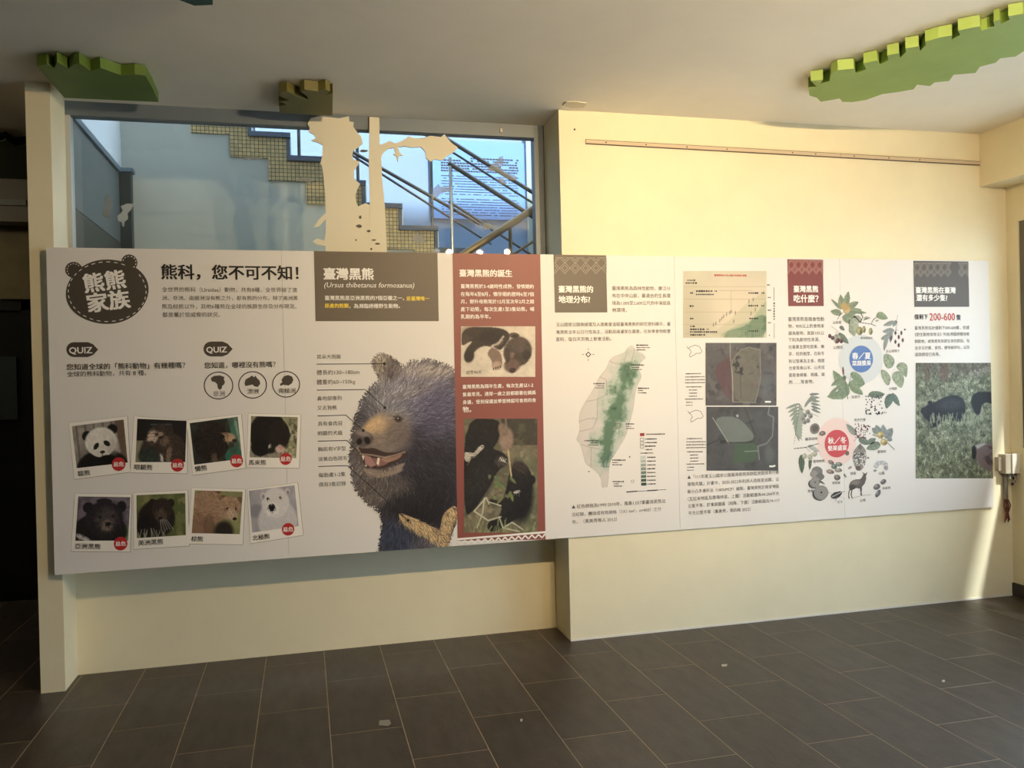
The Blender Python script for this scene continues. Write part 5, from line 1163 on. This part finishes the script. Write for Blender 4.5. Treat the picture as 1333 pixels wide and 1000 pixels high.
def nandina(P):
    P.leaf(225, 205, 125, 90, 46, (150, 160, 144), (112, 124, 106)); P.leaf(255, 235, 360, 300, 50, (120, 136, 118), (92, 108, 90)); P.leaf(345, 285, 425, 235, 44, (122, 138, 120), (92, 108, 90)); P.line([(165, 300), (250, 220), (290, 150)], 7, (92, 66, 62)); r = random.Random(9)
    for k in range(64): x = 215+r.random()*150; y = 85+r.random()*140+(x-215)*.12; P.ell(x, y, 8, 8, (126, 60, 62) if k % 3 else (84, 48, 52), 0, .3)
art('berry_illustration', KE, 120, 80, 430, 310, nandina, 'printed dense red berries on a stem')
def loquat(P):
    P.leaf(500, 220, 495, 95, 50, (150, 158, 156), (110, 120, 116)); P.leaf(520, 240, 590, 130, 60, (140, 148, 146), (104, 112, 108)); P.leaf(440, 190, 385, 130, 40, (132, 144, 134)); P.leaf(470, 190, 420, 100, 40, (136, 148, 138)); P.leaf(470, 290, 325, 345, 60, (134, 148, 122), (100, 116, 92)); P.leaf(540, 230, 590, 260, 40, (140, 150, 146)); P.line([(390, 200), (450, 220), (540, 280), (610, 350)], 11, (72, 62, 60))
    for x, y in ((470, 205), (505, 275)): P.ell(x, y, 38, 36, (190, 164, 96), 0, .1); P.ell(x-10, y-10, 16, 14, (222, 204, 142), 0, .8); P.ell(x+14, y+12, 16, 16, (150, 124, 70), 0, .9)
art('fruit_illustration', KE, 320, 90, 615, 360, loquat, 'printed yellow round fruits with leaves')
def hive(P):
    m = P.mpoly([(262, 290), (290, 310), (325, 350), (330, 430), (320, 500), (280, 560), (240, 565), (200, 500), (185, 430), (195, 370), (230, 320)], 2); P.mix(m, (140, 134, 126)); r = random.Random(4)
    for k in range(150): x = 195+r.random()*130; y = 380+r.random()*130; P.mix(P.mell(x, y, 8, 6, r.random()*3, .4)*m, (224, 218, 210) if k % 2 else (70, 62, 60), .9)
    P.ell(265, 320, 18, 30, (110, 108, 98), 0, .5); P.ell(245, 535, 26, 26, (104, 84, 78), 0, .4); P.ell(165, 530, 24, 14, (170, 150, 142), -.6, .3); P.ell(135, 385, 24, 26, (110, 106, 90), 0, .4); P.ell(345, 432, 14, 12, (130, 126, 118), 0, .4)
art('hive_illustration', KE, 110, 285, 365, 570, hive, 'printed bees on a hanging hive')
def grub(P):
    for k in range(9):
        a = PI*1.05+k*PI*1.05/8; P.ell(478+52*math.cos(a), 522+48*math.sin(a)*.9, 26, 24, (196, 194, 196) if k % 2 else (176, 174, 178), 0, .15)
    P.ell(415, 560, 20, 14, (150, 146, 148), 0, .2); P.ell(520, 530, 20, 16, (150, 146, 148), 0, .3)
art('grub_illustration', KE, 395, 460, 545, 585, grub, 'printed curled pale grub')
def deer(P):
    P.poly([(150, 720), (165, 670), (210, 645), (270, 645), (290, 610), (300, 590), (275, 585), (300, 578), (320, 590), (335, 565), (340, 590), (325, 610), (330, 640), (315, 690), (290, 720), (275, 745), (220, 735), (185, 760), (160, 760)], (104, 92, 84), 1); P.ell(215, 680, 50, 26, (134, 122, 112), -.2, .8); P.ell(190, 725, 34, 26, (80, 70, 66), 0, .8)
    for pl in ([(160, 755), (150, 790), (155, 840)], [(185, 750), (175, 800), (188, 838)], [(268, 735), (275, 780), (282, 805)], [(280, 740), (272, 800)]): P.line(pl, 13, (84, 72, 66))
    P.line([(180, 838), (280, 810), (375, 800)], 8, (150, 144, 146)); P.line([(296, 590), (288, 568)], 6, (70, 60, 56)); P.ell(318, 606, 5, 5, (30, 26, 24))
art('deer_illustration', KE, 140, 555, 385, 850, deer, 'printed small brown deer')
def beetle(P):
    P.ell(430, 852, 42, 26, (64, 60, 58), -.35, .2); P.ell(455, 838, 22, 18, (44, 40, 40), -.3, .3)
    for k in range(7): P.ell(405+k*10, 862-k*5, 5, 5, (180, 174, 166))
    for pl in ([(400, 870), (385, 895)], [(430, 880), (420, 902)], [(460, 860), (500, 885)], [(465, 825), (500, 825)], [(400, 845), (375, 830)], [(430, 880), (440, 905)]): P.line(pl, 5, (70, 66, 64))
art('beetle_illustration', KD, 370, 815, 505, 910, beetle, 'printed dark spotted beetle')
def seeds(P):
    for x, y, rx, ry, rt in ((498, 672, 34, 26, -.5), (434, 722, 38, 30, -.4), (445, 790, 24, 44, .5)): P.ell(x, y, rx, ry, (104, 100, 100), rt, .12); P.ell(x-8, y-6, rx*.5, ry*.4, (164, 158, 156), rt, .8); P.line([(x-rx*.5, y+ry*.3), (x+rx*.4, y-ry*.4)], 4, (70, 66, 66), .7)
    P.ell(115, 610, 10, 26, (110, 112, 108), -.6, .3)
art('seed_illustration', KE, 95, 580, 540, 840, seeds, 'printed three dark seeds')
text('plant_names', [('山枇杷', KA(240, 497), KA(352, 497)), ('山櫻花', KA(250, 825), KA(372, 822)), ('臺灣獼猴桃', KA(600, 703), KA(755, 700)), ('玉山胡頹子', KA(930, 872), KA(1108, 870)), ('姑婆芋', KB(440, 608), KB(540, 606)), ('冇骨消', KB(795, 795), KB(855, 793)), ('水鴨腳', KB(880, 510), KB(975, 508)),
     ('臺灣胡桃', KD(195, 421), KD(288, 419)), ('臺灣錐栗', KD(255, 592), KD(343, 590)), ('鬼櫟', KD(212, 820), KD(258, 818)), ('青剛櫟', KD(400, 758), KD(462, 756)), ('天牛', KD(440, 905), KD(482, 903)), ('南天竹實', KE(205, 52), KE(320, 50)), ('臺東柿', KE(440, 370), KE(525, 367)), ('蜂巢', KE(168, 588), KE(225, 586)), ('山蟲', KE(452, 586), KE(510, 584)), ('赤皮櫟', KE(488, 735), KE(570, 732)), ('山羌', KE(265, 858), KE(322, 855))], INKGREY)

# --- section 6: how many are left
tp = patch('title_panel', [K10(795, 45), K10(1113, 45), K10(1117, 308), K10(800, 310)], mat('panel_dark_taupe', (88, 78, 68), .5), lay=1.8); tp['label'] = 'dark taupe title panel with woven diamonds'
diamonds(tp, K10, 796, 1113, 54, 138, 8, PAT, skip=(6,))
text('heading_text', rows(K10, [('臺灣黑熊在臺灣', 808, 213, 1038, 213), ('還有多少隻?', 812, 257, 990, 257)]), INKW, tp, bold=.028)
text('count_text', rows(K10, [('僅剩下', 800, 367, 878, 367), ('隻', 1043, 370, 1069, 370)]), INK, bold=.02)
text('count_number', rows(K10, [('200-600', 888, 365, 1035, 365)]), INKR, bold=.006, squeeze=1.15)
text('body_text', rows(K10, [('臺灣黑熊估計僅剩下200-600隻，依據', 802, 430, 1118, 430), ('《野生動物保育法》列為瀕臨絕種保育', 802, 468, 1118, 468), ('類動物，威脅黑熊族群生存的原因，包', 802, 507, 1119, 507), ('含非法狩獵、食物、棲地破碎化，以及', 803, 545, 1120, 545), ('道路開發行為等。', 803, 585, 948, 583)]), INKGREY)
def forest():
    # coordinates of crop 11, the photograph starts at y = -78
    P = Paint(808, -78, 1256, 590, 158, 234, (122, 128, 96)); U, V = P.U, P.V
    P.noise(8, .2, None, 80); P.blotch(14, .5, (92, 100, 70), .8, None, 81); P.blotch(20, .55, (158, 162, 130), .8, None, 82); P.blotch(26, .6, (70, 76, 54), .7, None, 83)
    P.mix(P.mell(1000, -70, 300, 70, 0, .6), (92, 82, 66), .6)
    for x in (875, 960, 985): P.line([(x, -78), (x, 20)], 26, (110, 86, 68), .8)
    P.line([(1130, -20), (1230, -40)], 30, (150, 140, 130), .6)
    m = np.ones(U.shape)
    P.strokes(5000, m, 16, lambda u, v: np.full(u.shape, -1.5), .35, .6, 84)
    b = P.poly([(840, 205), (870, 165), (920, 150), (985, 115), (1040, 108), (1085, 130), (1098, 180), (1085, 260), (1050, 265), (1000, 245), (950, 260), (930, 290), (895, 300), (885, 260), (858, 240)], (30, 30, 34), 2); P.ell(1010, 160, 70, 34, (66, 66, 72), -.1, .9, .7); P.ell(855, 200, 18, 22, (40, 38, 40)); P.ell(890, 152, 14, 10, (26, 26, 28))
    c = P.poly([(1130, 120), (1160, 90), (1200, 88), (1256, 92), (1256, 165), (1220, 150), (1190, 160), (1180, 220), (1165, 235), (1145, 200), (1130, 170)], (26, 26, 28), 2)
    P.strokes(300, np.maximum(b, c), 18, lambda u, v: np.full(u.shape, 1.2), .25, .5, 85)
    for k in range(120): x = random.uniform(890, 1200); y = random.uniform(235, 290); P.line([(x, y), (x+random.uniform(-6, 6), y-26)], 4, (150, 158, 120), .8)
    P.poly([(1150, 400), (1200, 385), (1256, 385), (1256, 560), (1190, 530), (1150, 470)], (120, 98, 94), 3); P.poly([(1150, 400), (1200, 385), (1220, 390), (1165, 420)], (176, 168, 158), 2); P.blotch(16, .52, (74, 58, 56), .8, P.mell(1210, 470, 60, 80), 86); P.ell(1145, 440, 14, 40, (40, 38, 32))
    return P
F_ = forest().desat(.3, -4); F_.build('picture', px_map(K11, 2), label='two black bears in green undergrowth')
